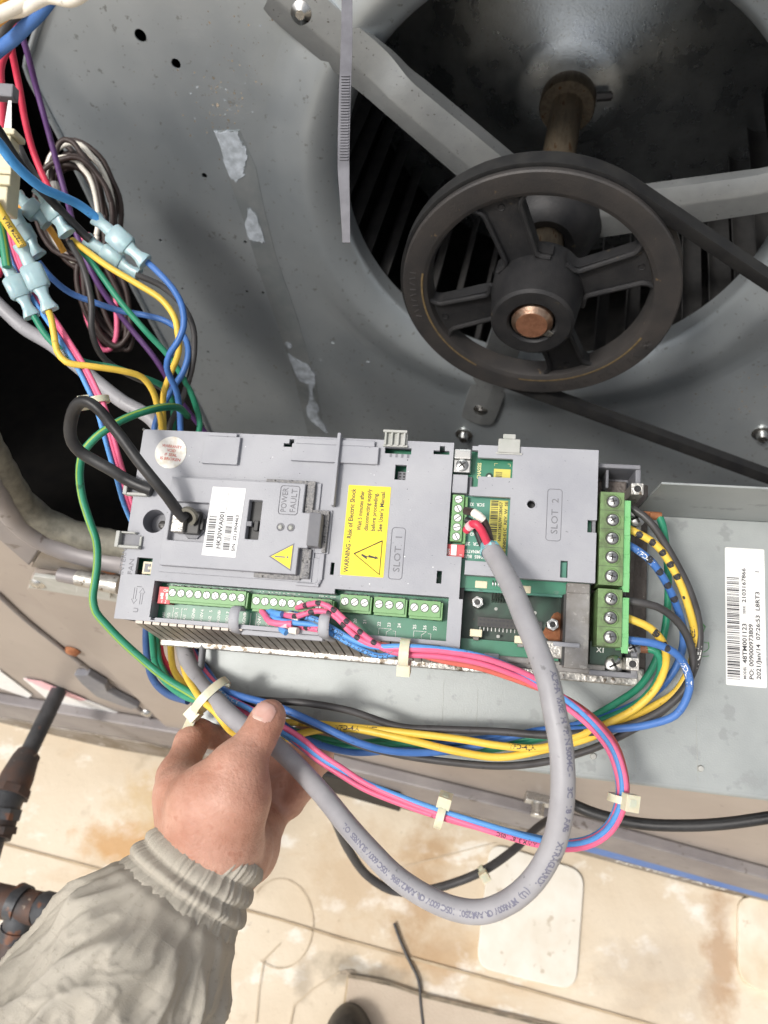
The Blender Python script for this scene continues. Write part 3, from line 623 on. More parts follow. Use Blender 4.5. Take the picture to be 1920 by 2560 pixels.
mb.add(vs, fs + [tuple(range(k)), tuple(range(len(vs) - 1, len(vs) - k - 1, -1))])
mb.xf(WAL); tag(mb.build('drive_belt', 'rubber', None, smooth=35), 'black rubber V-belt running off the pulley to the right', 'belt')

# ================================================================== tray that carries the drive
TR = thing('mounting_tray', 'galvanised sheet-metal tray under the drive with a barcode sticker', 'tray', DRV)
HP = -80
b0 = [UV(x, y, HP) for x, y in ((470, 1815), (1920, 1990))]; f0 = [UV(x, y, HP) for x, y in ((1660, 1292), (1920, 1304))]
vL, vR = b0[0][1], b0[1][1]
def edgev(u): return b0[0][1] + (b0[1][1] - b0[0][1]) * (u - b0[0][0]) / (b0[1][0] - b0[0][0])
vf = (f0[0][1] + f0[1][1]) / 2
u0, u1 = 38, 560
mb = MB()
bot = [(u, edgev(u)) for u in (u0 + 12, 200, 400, u1)]
poly = [(u0, vf), (u1, vf)] + bot[::-1] + [(u0 + 3, edgev(u0) - 4), (u0, edgev(u0) - 12)]
mb.prism([(u / 1000, -v / 1000) for u, v in poly], (HP - 1.4) / 1000, HP / 1000); mb.build('base_plate', 'plate', TR, bevel=.0005)
# rolled front lip
lipp = [L(u, edgev(u) + .4, HP - 3.2) for u in np.linspace(u0 + 12, u1, 30)]
mb = MB(); mb.sweep(lipp, .0032, 14); vs = []
for p in lipp: vs += [p + V((0, -.0030, -.001)), p + V((0, -.0020, -.024))]
mb.add(vs, [(2 * i, 2 * i + 1, 2 * i + 3, 2 * i + 2) for i in range(len(lipp) - 1)]); mb.build('front_lip', 'plate', TR, smooth=60)
# back wall of the tray
def flv(u): return vf
fh = None
for h in range(-70, 60):
    if UV(1780, 1213, h)[1] >= vf - 1: fh = h; break
fh = fh if fh is not None else 0
mb = MB(); mb.bx(357, u1, vf - 1.6, vf - .1, HP, fh); mb.build('back_flange', 'plate', TR, bevel=.0004)
for x, y in [(1483, 1890), (1751, 1921)]:
    u, v = UV(x, y, HP); mb = MB(); mb.lathe([(.0001, .0022), (.0018, .0021), (.0024, 0)], 16); mb.xf(MX.Translation(L(u, v, HP))); mb.build('rivet', 'plastic_w', TR, smooth=60)
# faint scribed lines
for x0, y0, x1, y1 in [(1110, 1700, 1105, 1830), (1195, 1720, 1190, 1830), (1580, 1800, 1590, 1930), (1740, 1790, 1745, 1960)]:
    a, b = L(*UV(x0, y0, HP), HP + .05), L(*UV(x1, y1, HP), HP + .05); mb = MB(); mb.sweep([a, b], .00012, 4); mb.build('scribe_line', 'plastic_w', TR)
for pth in ([(1720, 1545), (1735, 1550), (1750, 1560), (1765, 1568)], [(1752, 1556), (1762, 1566), (1758, 1580)], [(1770, 1605), (1772, 1620), (1760, 1630), (1750, 1628)], [(1772, 1608), (1760, 1606)], [(1755, 1642), (1772, 1640)]):
    mb = MB(); mb.sweep(spline([L(*UV(x, y, HP), HP + .1) for x, y in pth], .002), .0011, 6, flat=.2, ref=(0, 0, 1)); mb.build('marker_stroke', 'term_b', TR)
# sticker
su = [UV(1812, 1368, HP), UV(1908, 1373, HP), UV(1816, 1712, HP), UV(1911, 1718, HP)]
a0, a1, c0, c1 = su[0][0], su[1][0] + .6, su[0][1], su[2][1]
mb = MB(); mb.prism([(u / 1000, -v / 1000) for u, v in rrect(a0, a1, c0, c1, 1)], (HP + .1) / 1000, (HP + .35) / 1000); stk = mb.build('barcode_sticker', 'sticker', TR)
def barcode(parent, u0, u1, v0, v1, h, seed, n, m='ink', vertical=True):
    rnd = random.Random(seed); mb = MB(); ws = [rnd.choice((.5, .5, 1, 1.5)) for _ in range(2 * n)]; tot = sum(ws); v = v0
    for i, q in enumerate(ws):
        d = (v1 - v0) * q / tot
        if i % 2 == 0: mb.add([L(u0, v, h), L(u1, v, h), L(u1, v + d, h), L(u0, v + d, h)], [(0, 3, 2, 1)])
        v += d
    o = mb.build('barcode', m, parent); o['kind'] = 'stuff'; return o
bh = HP + .45
barcode(stk, a0 + 1, a0 + 9.5, c0 + 22, c1 - 4, bh, 5, 62)
mb = MB(); vB = c1 - 5
dtext(mb, 'MODEL', 2.6, a0 + 13.6, vB, bh); dtext(mb, '48TM001123', 4.2, a0 + 14.2, vB - 11, bh, width=28)
dtext(mb, 'SERIE', 2.4, a0 + 13.6, vB - 46, bh); dtext(mb, '2103167866', 3.8, a0 + 14.0, vB - 54, bh, width=25)
dtext(mb, 'PO: 009000973809', 4.2, a0 + 18.6, vB, bh, width=39); dtext(mb, '2021/Jan/14  07:26:53  L8RT3', 4.0, a0 + 23.3, vB - .5, bh, width=62); dtext(mb, '1', 4, a0 + 23.3, vB - 76, bh)
mb.build('lettering', 'ink', stk)

# ================================================================== the drive
DR = thing('motor_drive', 'grey variable-frequency motor drive lying open on the tray', 'motor drive', DRV)
# --- heat sink
mb = MB(); mb.bx(6, 344, 12, 133, -78, -34); mb.bx(8, 366, 4, 148.5, -79.5, -70); mb.bx(344, 352, 12, 142, -70, -44); hsk = mb.build('heat_sink', 'brown', DR, bevel=.001)
mb = MB(); mb.bx(6.5, 364, 138.5, 151.2, -75, -65); mb.build('cast_flange', 'alu', hsk, bevel=.0016, seg=3)
fm = MB(); fm.prism([(.0025, -.135), (-.0025, -.135), (-.0025, -.1385), (.0025, -.1385)], -.020, -.021)
fv = [(x, y, z) for x in (-.0026, .0026) for y, z in ((-.134, -.018), (-.1375, -.018), (-.1475, -.067), (-.134, -.067))]
fm = MB(); fm.add(fv, [(0, 1, 2, 3), (7, 6, 5, 4), (0, 4, 5, 1), (1, 5, 6, 2), (2, 6, 7, 3), (3, 7, 4, 0)]); fme = fm.mesh('fin'); fme.materials.append(MATS['fin'])
for i in range(35):
    o = link('fin', fme, 'fin', hsk); o.location = (.010 + i * .0063, 0, 0)
# --- main cover
holes = [(25.3, 151.6, 108.2, 133.2), (151.6, 227.4, 104.8, 133.2),               # terminal bay
         (105.2, 115.4, 5.6, 8.2), (109, 112.4, 2.5, 5.6), (210.4, 221.2, 5.9, 8.6), (214.5, 218, 2.6, 5.9),   # T slots
         (177, 195.2, 5.2, 9.6), (185.1, 192.8, 17.3, 27.8), (147.2, 149.7, 87.3, 95.6), (218.5, 221.8, 88, 96.4),
         (10.3, 21.6, 92.9, 104.8), (26.5, 29.6, 133.2, 135)]
fills = [(0, 224, 0, 136), (224, 234, 77.8, 105.6), (227.4, 236.5, 105.6, 141), (224, 227.4, 133.2, 137)]
cov = gridplate('main_cover', fills, holes, -3.2, 0, 'plastic', DR, .0007)
cm = MB(); cm.cyl(L(18.5, 66.8, -6), L(18.5, 66.8, 4), .0084, n=40); cut(real(cov), cm)
mb = MB()
for r in [(.3, 2.6, .3, 135.7), (2.6, 223.5, .3, 2.4), (2.6, 25, 133.6, 135.7), (25, 227, 133.4, 135.7), (221.2, 223.6, 3, 76), (24, 25.2, 107.9, 133), (25.2, 151.5, 106.8, 108.1), (151.5, 233, 103.5, 104.7)]:
    mb.bx(*r, -26, -3.2)
mb.build('cover_skirt', 'plastic', DR, bevel=.0004)
mb = MB(); mb.lathe([(.0086, -.0005), (.0084, -.001), (.0074, -.0126), (.0001, -.0126)], 40); mb.xf(MX.Translation(L(18.5, 66.8, 0))); well = mb.build('screw_well', 'plastic_d', DR, smooth=40)
mb = MB(); mb.lathe([(.0001, -.0095), (.0022, -.0095), (.003, -.010), (.0032, -.0125)], 24); mb.box((-.0022, -.0004, -.0095), (.0022, .0004, -.0092)); mb.xf(MX.Translation(L(20.3, 67.4, 0))); mb.build('screw', 'blackpl', well, smooth=40)
# pads, fin and ribs moulded on the cover
for nm, bxs in (('raised_pad', [(48, 74.3, 3.6, 23.8, 0, 3.2), (51, 71.5, 1, 3.6, 0, 3.2)]), ('raised_pad', [(112, 173.2, 6.2, 18.6, 0, 3.2), (115, 170, 2.2, 6.2, 0, 3.2)]), ('cover_fin', [(144.2, 146.6, -1.6, 49.6, 0, 7)]),
                ('curved_rib', [(139.5, 142.8, 82, 100, 0, 2.6), (125, 141, 102.6, 104.6, 0, 2.6)]), ('recessed_step', [(125, 139.5, 85, 102.6, 0, .8)])):
    mb = MB()
    for q in bxs: mb.bx(*q)
    if nm == 'curved_rib': mb.sweep(spline([L(141.2, 98.5, 1.3), L(140.6, 101.5, 1.3), L(138, 103.6, 1.3)], .001), .0015, 8)
    mb.build(nm, 'plastic', cov, bevel=.0005)
mb = MB()
for i in range(4): mb.bx(176.4 + i * 4.3, 177.9 + i * 4.3, -5.0, 4.6, .6, 3.6)
mb.bx(175.2, 191.8, -6.2, -4.4, .4, 4.2); mb.bx(175.4, 192.6, 3.6, 5.2, .2, 2.2); mb.bx(176, 192, -4.6, 4.4, .2, .9); mb.build('vent_clip', 'plastic_w', cov, bevel=.0005)
mb = MB()
for i in range(4): mb.bx(180.5 + i * 4, 182 + i * 4, 9.8, 12.2, .0, .35)
mb.build('clip_notches', 'plastic_d', cov)
# pin socket seen through the square opening
sock = MB(); sock.bx(186.4, 192.6, 20.5, 27.6, -9, -6.4); 
for i in range(2):
    for j in range(3): sock.bx(187.5 + i * 2.6, 188.9 + i * 2.6, 21.3 + j * 2.1, 22.5 + j * 2.1, -6.4, -6.2, 1)
sock.build('pin_socket', ['plastic_d', 'ink'], DR)
# left retaining clips
for v0 in (40.2, 77.8):
    mb = MB(); mb.bx(-5.6, -2.6, v0 - 2, v0 + 9.5, -2, 5.5); mb.bx(-2.6, 12.5, v0 + 7.8, v0 + 9.8, 0, 5.2); mb.bx(-2.6, 8, v0 - 2, v0 - .6, 0, 4.2); mb.bx(10.6, 12.4, v0 + .5, v0 + 7.8, 0, 2.0); cl = mb.build('retaining_clip', 'plastic_w', DR, bevel=.0006)
    mb = MB(); mb.bx(-2.4, 10.4, v0 - .4, v0 + 7.6, .05, .5); mb.build('clip_recess', 'plastic_d', cl)
# fan connector in its opening
mb = MB(); mb.bx(13.2, 20.4, 95, 103.6, -10, -4.2); mb.bx(14.6, 19.0, 96.4, 102.2, -4.2, -3.9, 1); mb.bx(17.5, 21, 98.5, 100.5, -4.2, -3.2); mb.build('fan_connector', ['cream', 'plastic_d'], DR, bevel=.0003)
# --- control panel
pan = gridplate('control_panel', [(30, 126, 36, 98), (126, 132, 56, 80)], [(33.5, 59.8, 53.2, 80.4), (88.2, 97.4, 49.2, 76.4)], 0.2, 8, 'plastic', DR, .0006)
mb = MB(); mb.bx(27.5, 135.5, 33.6, 102, .0, 1.6); mb.bx(135.5, 145, 52, 82, .0, 1.6); mb.build('panel_surround', 'plastic', DR, bevel=.0004)
mb = MB(); mb.bx(97, 132, 33.0, 36, 1.6, 4.2); mb.bx(126.4, 132, 36, 56, 1.6, 5.0); mb.bx(128, 134, 80, 100, 1.6, 4.2); mb.bx(96, 128, 98.3, 101.2, 1.6, 3.8); mb.bx(132, 143.4, 53, 56.2, 1.6, 4.4); mb.bx(140.8, 143.4, 56.2, 81.6, 1.6, 4.4); mb.build('foam_seal', 'foam', DR, bevel=.0004)
mb = MB(); mb.prism([(.1318, .0035), (.1404, .0035), (.1404, .0125), (.1325, .0150)], -.0792, -.0568); 
mb.v = [V((v.x, v.z, v.y)) for v in mb.v]; mb.build('release_tab', 'plastic_d', pan, bevel=.0006)
mb = MB(); mb.bx(31, 62, 50, 84, .3, 2.2); mb.bx(86, 99, 47, 78, .3, 2.0, 1); mb.build('panel_floor', ['plastic', 'black'], DR)
mb = MB(); mb.bx(92.5, 95.6, 63, 70, 2.2, 5.5); mb.bx(85.4, 91.5, 64.0, 67.4, 4.0, 7.6, 1); mb.build('latch_hook', ['black', 'plastic_d'], DR, bevel=.0004)
# jack: octagonal bezel, metal plug, broken lug
def pol(c, r, k, a0=0): return [(c[0] + r * math.cos(R(a0) + 2 * math.pi * i / k), c[1] + r * math.sin(R(a0) + 2 * math.pi * i / k)) for i in range(k)]
ju, jv = 50.2, 67.8
mb = MB(); mb.prism([(x / 1000, -y / 1000) for x, y in [(43, 57), (52, 57), (57.5, 62), (57.5, 72), (53, 78), (46, 78), (43, 74)]], .0022, .0042); jk = mb.build('jack_socket', 'plastic_d', pan, bevel=.0004)
mb = MB(); mb.bx(43.6, 55.4, 59.5, 75.6, 4.2, 9); mb.build('plug_body', 'blackpl', jk, bevel=.0008)
mb = MB(); mb.bx(37.2, 46, 63.5, 75.4, 4.4, 13.5); mb.build('plug_shell', 'alu', jk, bevel=.0008)
mb = MB(); mb.lathe([(.0042, -.002), (.0066, -.002), (.0066, .002), (.0042, .002)], 20, a0=R(-70), a1=R(120), close=True); mb.xf(MX.Translation(L(48.5, 64.5, 14)) @ MX.Rotation(R(35), 4, 'X')); mb.build('broken_lug', 'gasket', jk, bevel=.0003)
mb = MB(); mb.bx(55.4, 57.6, 64, 72, 4.2, 7.6); mb.build('plug_latch', 'black', jk, bevel=.0004)
# LED lenses
for u in (112, 119.2):
    mb = MB(); mb.lathe([(.0001, .0091), (.0012, .0089), (.0017, .0083), (.0017, .008)], 18); mb.lathe([(.0018, .0081), (.0026, .0083), (.0028, .008)], 18, 1); mb.xf(MX.Translation(L(u, 66.8, 0))); mb.build('indicator_led', ['plastic_w', 'emboss'], pan, smooth=50)
def outline(mb, pts, r=.25, h=0, mi=0):
    ps = [L(u, v, h) for u, v in pts]; ps = ps + ps[:2]; mb.sweep(ps, r / 1000, 6, mi, False, ref=(0, 0, 1)); return mb
mb = MB(); outline(mb, rrect(109.2, 122.4, 38.2, 58, 1.8), .28, 8.05); dtext(mb, 'POWER', 5.6, 114.4, 56.6, 8, extrude=.25, width=17); dtext(mb, 'FAULT', 5.6, 120.8, 56.6, 8, extrude=.25, width=16.5); mb.build('embossed_lettering', 'emboss', pan)
mb = MB(); outline(mb, rrect(186.6, 195.6, 61, 95.6, 2), .25, .02); dtext(mb, 'SLOT  1', 6.2, 193.6, 91, 0, extrude=.22, width=24); mb.build('embossed_lettering', 'emboss', cov)
mb = MB(); dtext(mb, 'INTERNAL', 4.8, 1.8, 106, 0, extrude=.2, width=25); dtext(mb, 'FAN', 4.8, 8.2, 105.5, 0, extrude=.2, width=11); dtext(mb, 'U', 5, 16.6, 131, 0, extrude=.2); dtext(mb, 'I', 5, 16.6, 113.8, 0, extrude=.2)
for u, s in ((12.6, 1), (17.6, -1)):
    y0, y1 = (113.6, 125.4) if s < 0 else (125.4, 113.6)
    y0, y1 = 114 + (0 if s < 0 else 11), 114 + (11 if s < 0 else 0)
    outline(mb, [(u - .8, y1), (u - .8, y0 + 3.2 * (1 if y0 < y1 else -1)), (u - 2, y0 + 3.2 * (1 if y0 < y1 else -1)), (u, y0), (u + 2, y0 + 3.2 * (1 if y0 < y1 else -1)), (u + .8, y0 + 3.2 * (1 if y0 < y1 else -1)), (u + .8, y1)], .16, .05)
mb.build('embossed_lettering', 'emboss', cov)
# white label on the panel
mb = MB(); mb.prism([(x / 1000, -y / 1000) for x, y in [(61.0, 41.6), (84.8, 41.7), (83.4, 89.7), (59.6, 89.3)]], .00805, .0082); wl_ = mb.build('serial_label', 'white', pan)
barcode(wl_, 61.6, 66.8, 62, 84, 8.3, 3, 22); barcode(wl_, 73.8, 78.4, 61.5, 85, 8.3, 9, 26)
mb = MB(); dtext(mb, 'HK30WA001', 4.4, 71.8, 84.5, 8.3, width=25.5); dtext(mb, 'S/N  2213904463', 3.1, 82.2, 85.6, 8.3, width=25); mb.add([L(72.9, 43, 8.27), L(73.1, 43, 8.27), L(72.4, 86, 8.27), L(72.2, 86, 8.27)], [(0, 3, 2, 1)]); mb.build('lettering', 'ink', wl_)
# warning triangle
def tri(mb, p, inset, h, mi):
    c = (sum(q[0] for q in p) / 3, sum(q[1] for q in p) / 3); q = [(c[0] + (x - c[0]) * (1 - inset), c[1] + (y - c[1]) * (1 - inset)) for x, y in p]
    mb.prism([(x / 1000, -y / 1000) for x, y in q], (h - .12) / 1000, h / 1000, mi); return mb
mb = MB(); tp = [(106.2, 87.2), (122.8, 77.2), (122.6, 96.2)]; tri(mb, tp, 0, 8.15, 0); tri(mb, tp, .16, 8.3, 1); mb.bx(110.5, 117.6, 86.6, 87.5, 8.3, 8.36, 0); mb.cyl(L(119.2, 87.0, 8.3), L(119.2, 87.0, 8.36), .0007, n=12); mb.build('warning_triangle', ['emboss', 'yellow'], pan)
# yellow shock label
mb = MB(); mb.prism([(x / 1000, -y / 1000) for x, y in rrect(154.2, 183.4, 33.3, 95.2, .8)], .00005, .0003); yl = mb.build('shock_warning_label', 'yellow', cov)
mb = MB(); dtext(mb, 'WARNING - Risk of Electric Shock', 4.5, 159.4, 93.2, .38, width=57.5)
for i, t in enumerate(['Wait 5 minutes after', 'disconnecting supply', 'before proceeding.', "See User's Manual."]): dtext(mb, t, 4.1, 165.4 + i * 4.75, 64.5, .38, width=(27.5, 29, 26.5, 28)[i])
outline(mb, [(162.4, 80.5), (180.6, 70.6), (180.6, 93.4)], .45, .36); mb.prism([(x / 1000, -y / 1000) for x, y in [(167.5, 80.2), (172.4, 82.4), (172.1, 80.6), (177.0, 81.8), (176.8, 81.0), (179.2, 82.6), (176.2, 83.4), (176.6, 82.8), (171, 81.6), (171.4, 83.8), (167.3, 81.4)]], .00036, .00042); mb.build('lettering', 'ink', yl)
# warranty seal
mb = MB(); mb.lathe([(.0001, .00045), (.0117, .00042), (.0119, 0)], 48); mb.xf(MX.Translation(L(23.2, 16.4, 0))); ws = mb.build('warranty_seal', 'seal', cov, smooth=40)
mb = MB()
for i, (t, wd) in enumerate([('WARRANTY', 15), ('VOID', 6.5), ('IF SEAL', 9.5), ('IS BROKEN', 15.5)]): dtext(mb, t, 2.9, 23.6, 13.0 + i * 3.1, .5, rot=-4, align='c', width=wd)
mb.build('lettering', 'ink_r', ws)
# dust specks on the cover
mb = MB(); rnd = random.Random(4)
for i in range(150):
    u, v = rnd.uniform(2, 220), rnd.uniform(2, 103); s = rnd.choice((.16, .2, .26, .4)) * rnd.uniform(.7, 1.3); h = .04
    if 28 < u < 145 and 33 < v < 102 or 153 < u < 184 and 33 < v < 96 or 110 < u < 175 and v < 20 or 46 < u < 76 and v < 25 or 9 < u < 37 and 3 < v < 30: continue
    mb.add([L(u + s * math.cos(a) * rnd.uniform(.6, 1.4), v + s * math.sin(a), h) for a in np.linspace(0, 6.28, 6)[:-1]], [(4, 3, 2, 1, 0)], i % 3 // 2)
sp = mb.build('dust_specks', ['ink', 'white'], cov); sp['kind'] = 'stuff'
# --- control board in the bay
HB = -13
mb = MB(); mb.bx(22, 229, 100, 133.2, HB - 1.6, HB); pcb = mb.build('control_board', 'pcb', DR)
mb = MB(); mb.bx(3, 222, 3, 100, HB - 1.6, HB); mb.build('inner_board', 'pcb', DR)
def tblock(u0, u1, v0, v1, htop, n, parent=DR, step=True, vert=False):
    mb = MB(); mb.bx(u0, u1, v0, v1, HB, htop); 
    if not vert:
        mb.bx(u0 + .3, u1 + 1.4, v1, v1 + 1.6, HB, htop - 2.2); mb.bx(u1, u1 + 1.4, v0 + .6, v1 + 1.6, HB, htop - 1.2)
        p = (u1 - u0) / n
        for i in range(n): mb.bx(u0 + p * (i + .5) - 1.1, u0 + p * (i + .5) + 1.1, v0 - 1.0, v0, HB, htop - 1.6, 1); mb.bx(u0 + p * (i + .5) - 1.5, u0 + p * (i + .5) + 1.5, v1 + 1.6, v1 + 1.75, HB + 1, HB + 5, 1)
    else:
        mb.bx(u1, u1 + 2.4, v0 + .5, v1 + .8, HB, htop - 2.6); p = (v1 - v0) / n
        for i in range(n): mb.bx(u0 - .9, u0, v0 + p * (i + .5) - 1, v0 + p * (i + .5) + 1, HB, htop - 1.6, 1)
    t = mb.build('terminal_block', ['term', 'black'], parent, bevel=.00035)
    for i in range(n):
        c = L(u0 + (u1 - u0) / n * (i + .5), (v0 + v1) / 2 + (.0 if vert else -.4), htop) if not vert else L((u0 + u1) / 2 + .2, v0 + (v1 - v0) / n * (i + .5), htop)
        o = link('terminal_screw', SCRM, ['screw_w', 'ink'], t); o.location = c; o.rotation_euler = (0, 0, R(random.choice((-70, 50, 40, 30, -60, 75, 20, 45))))
    return t
s_ = MB(); s_.lathe([(.0001, .0003), (.0022, .0003), (.0025, 0)], 24); s_.lathe([(.0026, .00012), (.0029, .00005)], 24, 1); s_.box((-.0023, -.00026, .00028), (.0023, .00026, .00040), 1); SCRM = s_.mesh('terminal_screw', 40); [SCRM.materials.append(MATS[x]) for x in ('screw_w', 'ink')]
tblock(35.2, 90.4, 110.8, 120.6, -2.4, 9); tblock(95, 150, 112, 121.8, -2.4, 9); tblock(155.4, 175.2, 107.8, 117.8, -2.4, 3); tblock(178.2, 198.8, 107.8, 118, -2.4, 3); tblock(201.7, 222.3, 108, 118.4, -2.4, 3)
def dip(u0, u1, v0, v1, h, n, on, vert=False):
    mb = MB(); mb.bx(u0, u1, v0, v1, HB, h); 
    o = mb.build('dip_switch', 'red', DR, bevel=.0003); mb = MB()
    if not vert:
        for i in range(n): uu = u0 + (u1 - u0) * (.32 + .42 * i); mb.bx(uu - 1.1, uu + 1.1, v0 + 4.4, v0 + 6.6, h, h + .5); mb.bx(uu - .7, uu + .9, v0 + 6.8, v0 + 8.6, h, h + .25)
        dtext(mb, 'ON', 2.8, (u0 + u1) / 2 + .8, v0 + 3.6, h + .05, rot=-4, align='c'); dtext(mb, '1  2', 2.6, (u0 + u1) / 2, v1 - .6, h + .05, rot=-4, align='c')
    else:
        mb.bx(u0 + 3.8, u0 + 7.4, v0 + .4, v1 - 1, h, h + .6); dtext(mb, 'ON', 2.6, u0 + 3, v1 - 1.2, h + .05); dtext(mb, '1', 2.4, u1 - 1.4, v1 - 1.0, h + .05)
    mb.build('switch_sliders', 'ink_w', o); return o
dip(27.4, 36.4, 111.5, 123.2, -4.5, 2, 0)
# printing on the board
mb = MB(); ht = HB + .08
for i, (a, b) in enumerate([('SCR', '1'), ('AI1', '2'), ('AGND', '3'), ('+10V', '4'), ('AI2', '5'), ('AGND', '6'), ('AO1', '7'), ('AO2', '8'), ('AGND', '9')]):
    uu = 39.8 + i * 6.13; dtext(mb, a, 3.0, uu, 132.9, ht); dtext(mb, b, 2.9, uu, 126.0, ht)
for i, (a, b) in enumerate([('+24V', ''), ('GND', ''), ('DCOM', '')]): dtext(mb, a, 3.0, 99.5 + i * 6.1, 132.6, ht)
for i in range(9):
    g = (19, 20, 21, 22, 23, 24, 25, 26, 27)[i]; uu = (159.0, 166.0, 172.6, 182.4, 189.2, 196.0, 206.4, 213.2, 220.0)[i]; dtext(mb, str(g), 3.0, uu, 126.4 if i > 2 else 125.6, ht)
dtext(mb, 'AI1', 2.8, 30.6, 132.4, ht); dtext(mb, 'AI2', 2.8, 34.2, 132.4, ht)
for u in (36.0, 42.2, 92.0, 96.2): mb.bx(u, u + .35, 124.6, 132.9, HB, HB + .06)
for u in (158, 181.6, 205.2):
    for a, b in (((0, 131.6), (0, 127.6)), ((0, 127.6), (8.4, 127.6)), ((8.4, 127.6), (5.6, 129.6)), ((5.2, 129.4), (5.2, 132.2)), ((9.4, 128.8), (11.4, 128.8)), ((11.4, 128.8), (11.4, 132.4))):
        mb.sweep([L(u + a[0], a[1], ht), L(u + b[0], b[1], ht)], .00018, 5)
for i in range(60): uu = rnd.uniform(28, 150); mb.bx(uu, uu + rnd.uniform(.5, 1.6), 108.9, 109.4, HB, HB + .06)
mb.build('board_printing', 'ink_w', pcb)
# cable guide hooks on the bay
for u, hh in ((86.2, 3), (149.5, 13)):
    pth = spline([L(u, 123.0, -9), L(u + .1, 121.8, -3), L(u + .2, 122.6, hh * .7), L(u, 125, hh + 1), L(u, 131, hh + 1.5), L(u, 135.8, hh - 1), L(u + .2, 137.6, -2), L(u + 1, 138.2, -9)], .001)
    mb = MB(); mb.sweep(pth, .0036, 12, flat=.30, ref=(1, 0, 0)); mb.build('cable_guide', 'plastic', DR, smooth=60)
mb = MB(); mb.bx(90, 146, 136, 139.6, -12, -4); mb.bx(97, 108, 133.6, 136.4, -10, -3.6, 1); mb.build('lower_lip', ['plastic', 'black'], DR, bevel=.0006)
# --- option slot side
ht2 = -9.0
mb = MB(); mb.bx(224, 318, 3, 97, ht2 - 1.6, ht2); ob = mb.build('option_board', 'pcb', DR)
mb = MB(); mb.bx(234, 266, 34, 82, ht2, ht2 + .12); mb.build('board_panel', 'pcb_pale', ob)
c2 = gridplate('slot_cover', [(240.5, 319.6, .6, 89.2), (236.5, 262, 1.5, 9.4), (236.5, 264, 80, 89.2), (241, 264, 23, 36), (236.5, 241, 30, 36)], [(234, 264, 9.4, 22.6), (238, 241.6, 22.6, 29.8), (234, 263.6, 36, 80), (297.6, 302.2, 76, 87), (313.8, 320, 48.2, 56.4), (236, 240.4, 4.5, 9.4)], -3.4, -.2, 'plastic', DR, .0006)
cm = MB(); cm.cyl(L(277.3, 39.8, -6), L(277.3, 39.8, 4), .0027, n=28); cut(real(c2), cm)
mb = MB(); mb.lathe([(.0026, -.0031), (.0026, -.0085), (.0001, -.0085)], 28); mb.xf(MX.Translation(L(277.3, 39.8, -.2))); mb.build('hole_shade', 'black', c2)  # black cup added under the hole to stand for its shade
mb = MB(); mb.lathe([(.0027, .0001), (.0031, .0003), (.0037, 0)], 28); mb.xf(MX.Translation(L(277.3, 39.8, -.2))); mb.build('hole_collar', 'plastic', c2, smooth=60)
mb = MB()
for r in [(317.2, 319.4, 1, 89, -24, -3.4), (241, 317, .8, 2.6, -24, -3.4), (264.2, 265.6, 9, 80, -8.8, -3.4), (236.5, 302, 87.6, 89.1, -8.8, -3.4)]: mb.bx(*r)
mb.build('slot_skirt', 'plastic_d', DR, bevel=.0003)
mb = MB(); outline(mb, rrect(287.6, 297, 28.8, 63.4, 2), .22, -.16); dtext(mb, 'SLOT  2', 6.2, 294.8, 59, -.2, extrude=.2, width=24); mb.build('embossed_lettering', 'emboss', c2)
mb = MB(); mb.bx(253.6, 268.2, -4, 5.6, .2, 1.8); mb.bx(256.6, 265, -7.4, -4, .2, 1.8); mb.bx(252.4, 270, 5.2, 6.6, -.2, .8); mb.build('cover_tab', 'plastic_w', c2, bevel=.0005)
mb = MB(); mb.bx(298, 301.9, 76.4, 86.8, -8, -4.6); mb.build('slot_filler', 'pcb_pale', DR)
# chassis clamp and the small block under it
mb = MB(); mb.bx(224.8, 236.2, 4.6, 11.4, -4, 1.6); mb.bx(224.8, 236.2, 11.4, 20.4, -6, .2); clm = mb.build('chassis_clamp', 'steel', DR, bevel=.0008)
PHM = MB(); PHM.lathe([(.0001, .0014), (.0030, .0012), (.0040, .0004), (.0041, -.0004)], 26); PHM.box((-.0026, -.0005, .0010), (.0026, .0005, .0016), 1); PHM.box((-.0005, -.0026, .0010), (.0005, .0026, .0016), 1); PHM = PHM.mesh('cross_screw', 40); [PHM.materials.append(MATS[x]) for x in ('steel', 'blackpl')]
o = link('cross_screw', PHM, ['steel', 'blackpl'], clm); o.location = L(230.4, 15.6, .6); o.rotation_euler = (0, 0, .7); o.scale = (1.05,) * 3
mb = MB(); mb.bx(224.6, 234.8, 21.6, 34.4, -10, -1.4); mb.bx(234.8, 237.4, 21.6, 34.4, -10, -6, 1); mb.build('grey_block', ['plastic', 'plastic_d'], DR, bevel=.0005)
tblock(225.4, 233.2, 35.6, 67.4, -1.6, 5, vert=True); dip(222.8, 235.4, 69, 77.6, -4.2, 1, 0, True)
mb = MB(); h2 = ht2 + .2
dtext(mb, 'CHASSIS', 3.6, 243.0, 22.2, ht2 + .1, width=11.5, mi=1)
for a, b in (((252, 10.6), (254, 10.6)), ((252, 10.6), (252, 12.4)), ((262.6, 10.6), (260.8, 10.6)), ((262.6, 10.6), (262.6, 12.4))): mb.sweep([L(*a, h2), L(*b, h2)], .00015, 5, 1)
for t, u, v, wd in (('SCR  32', 246.8, 41.5, 10), ('A  31', 246.8, 50, 7), ('B  30', 246.8, 56, 7), ('AGND  29', 246, 62, 12), ('SCR  28', 246.5, 68.6, 11), ('TERMINATION', 249.5, 73.8, 16), ('RS485  BUS', 249.5, 77.2, 14)): dtext(mb, t, 3.1, u, v - 2.4, h2, rot=180, width=wd)
mb.build('board_printing', ['ink_w', 'ink_y'], ob)
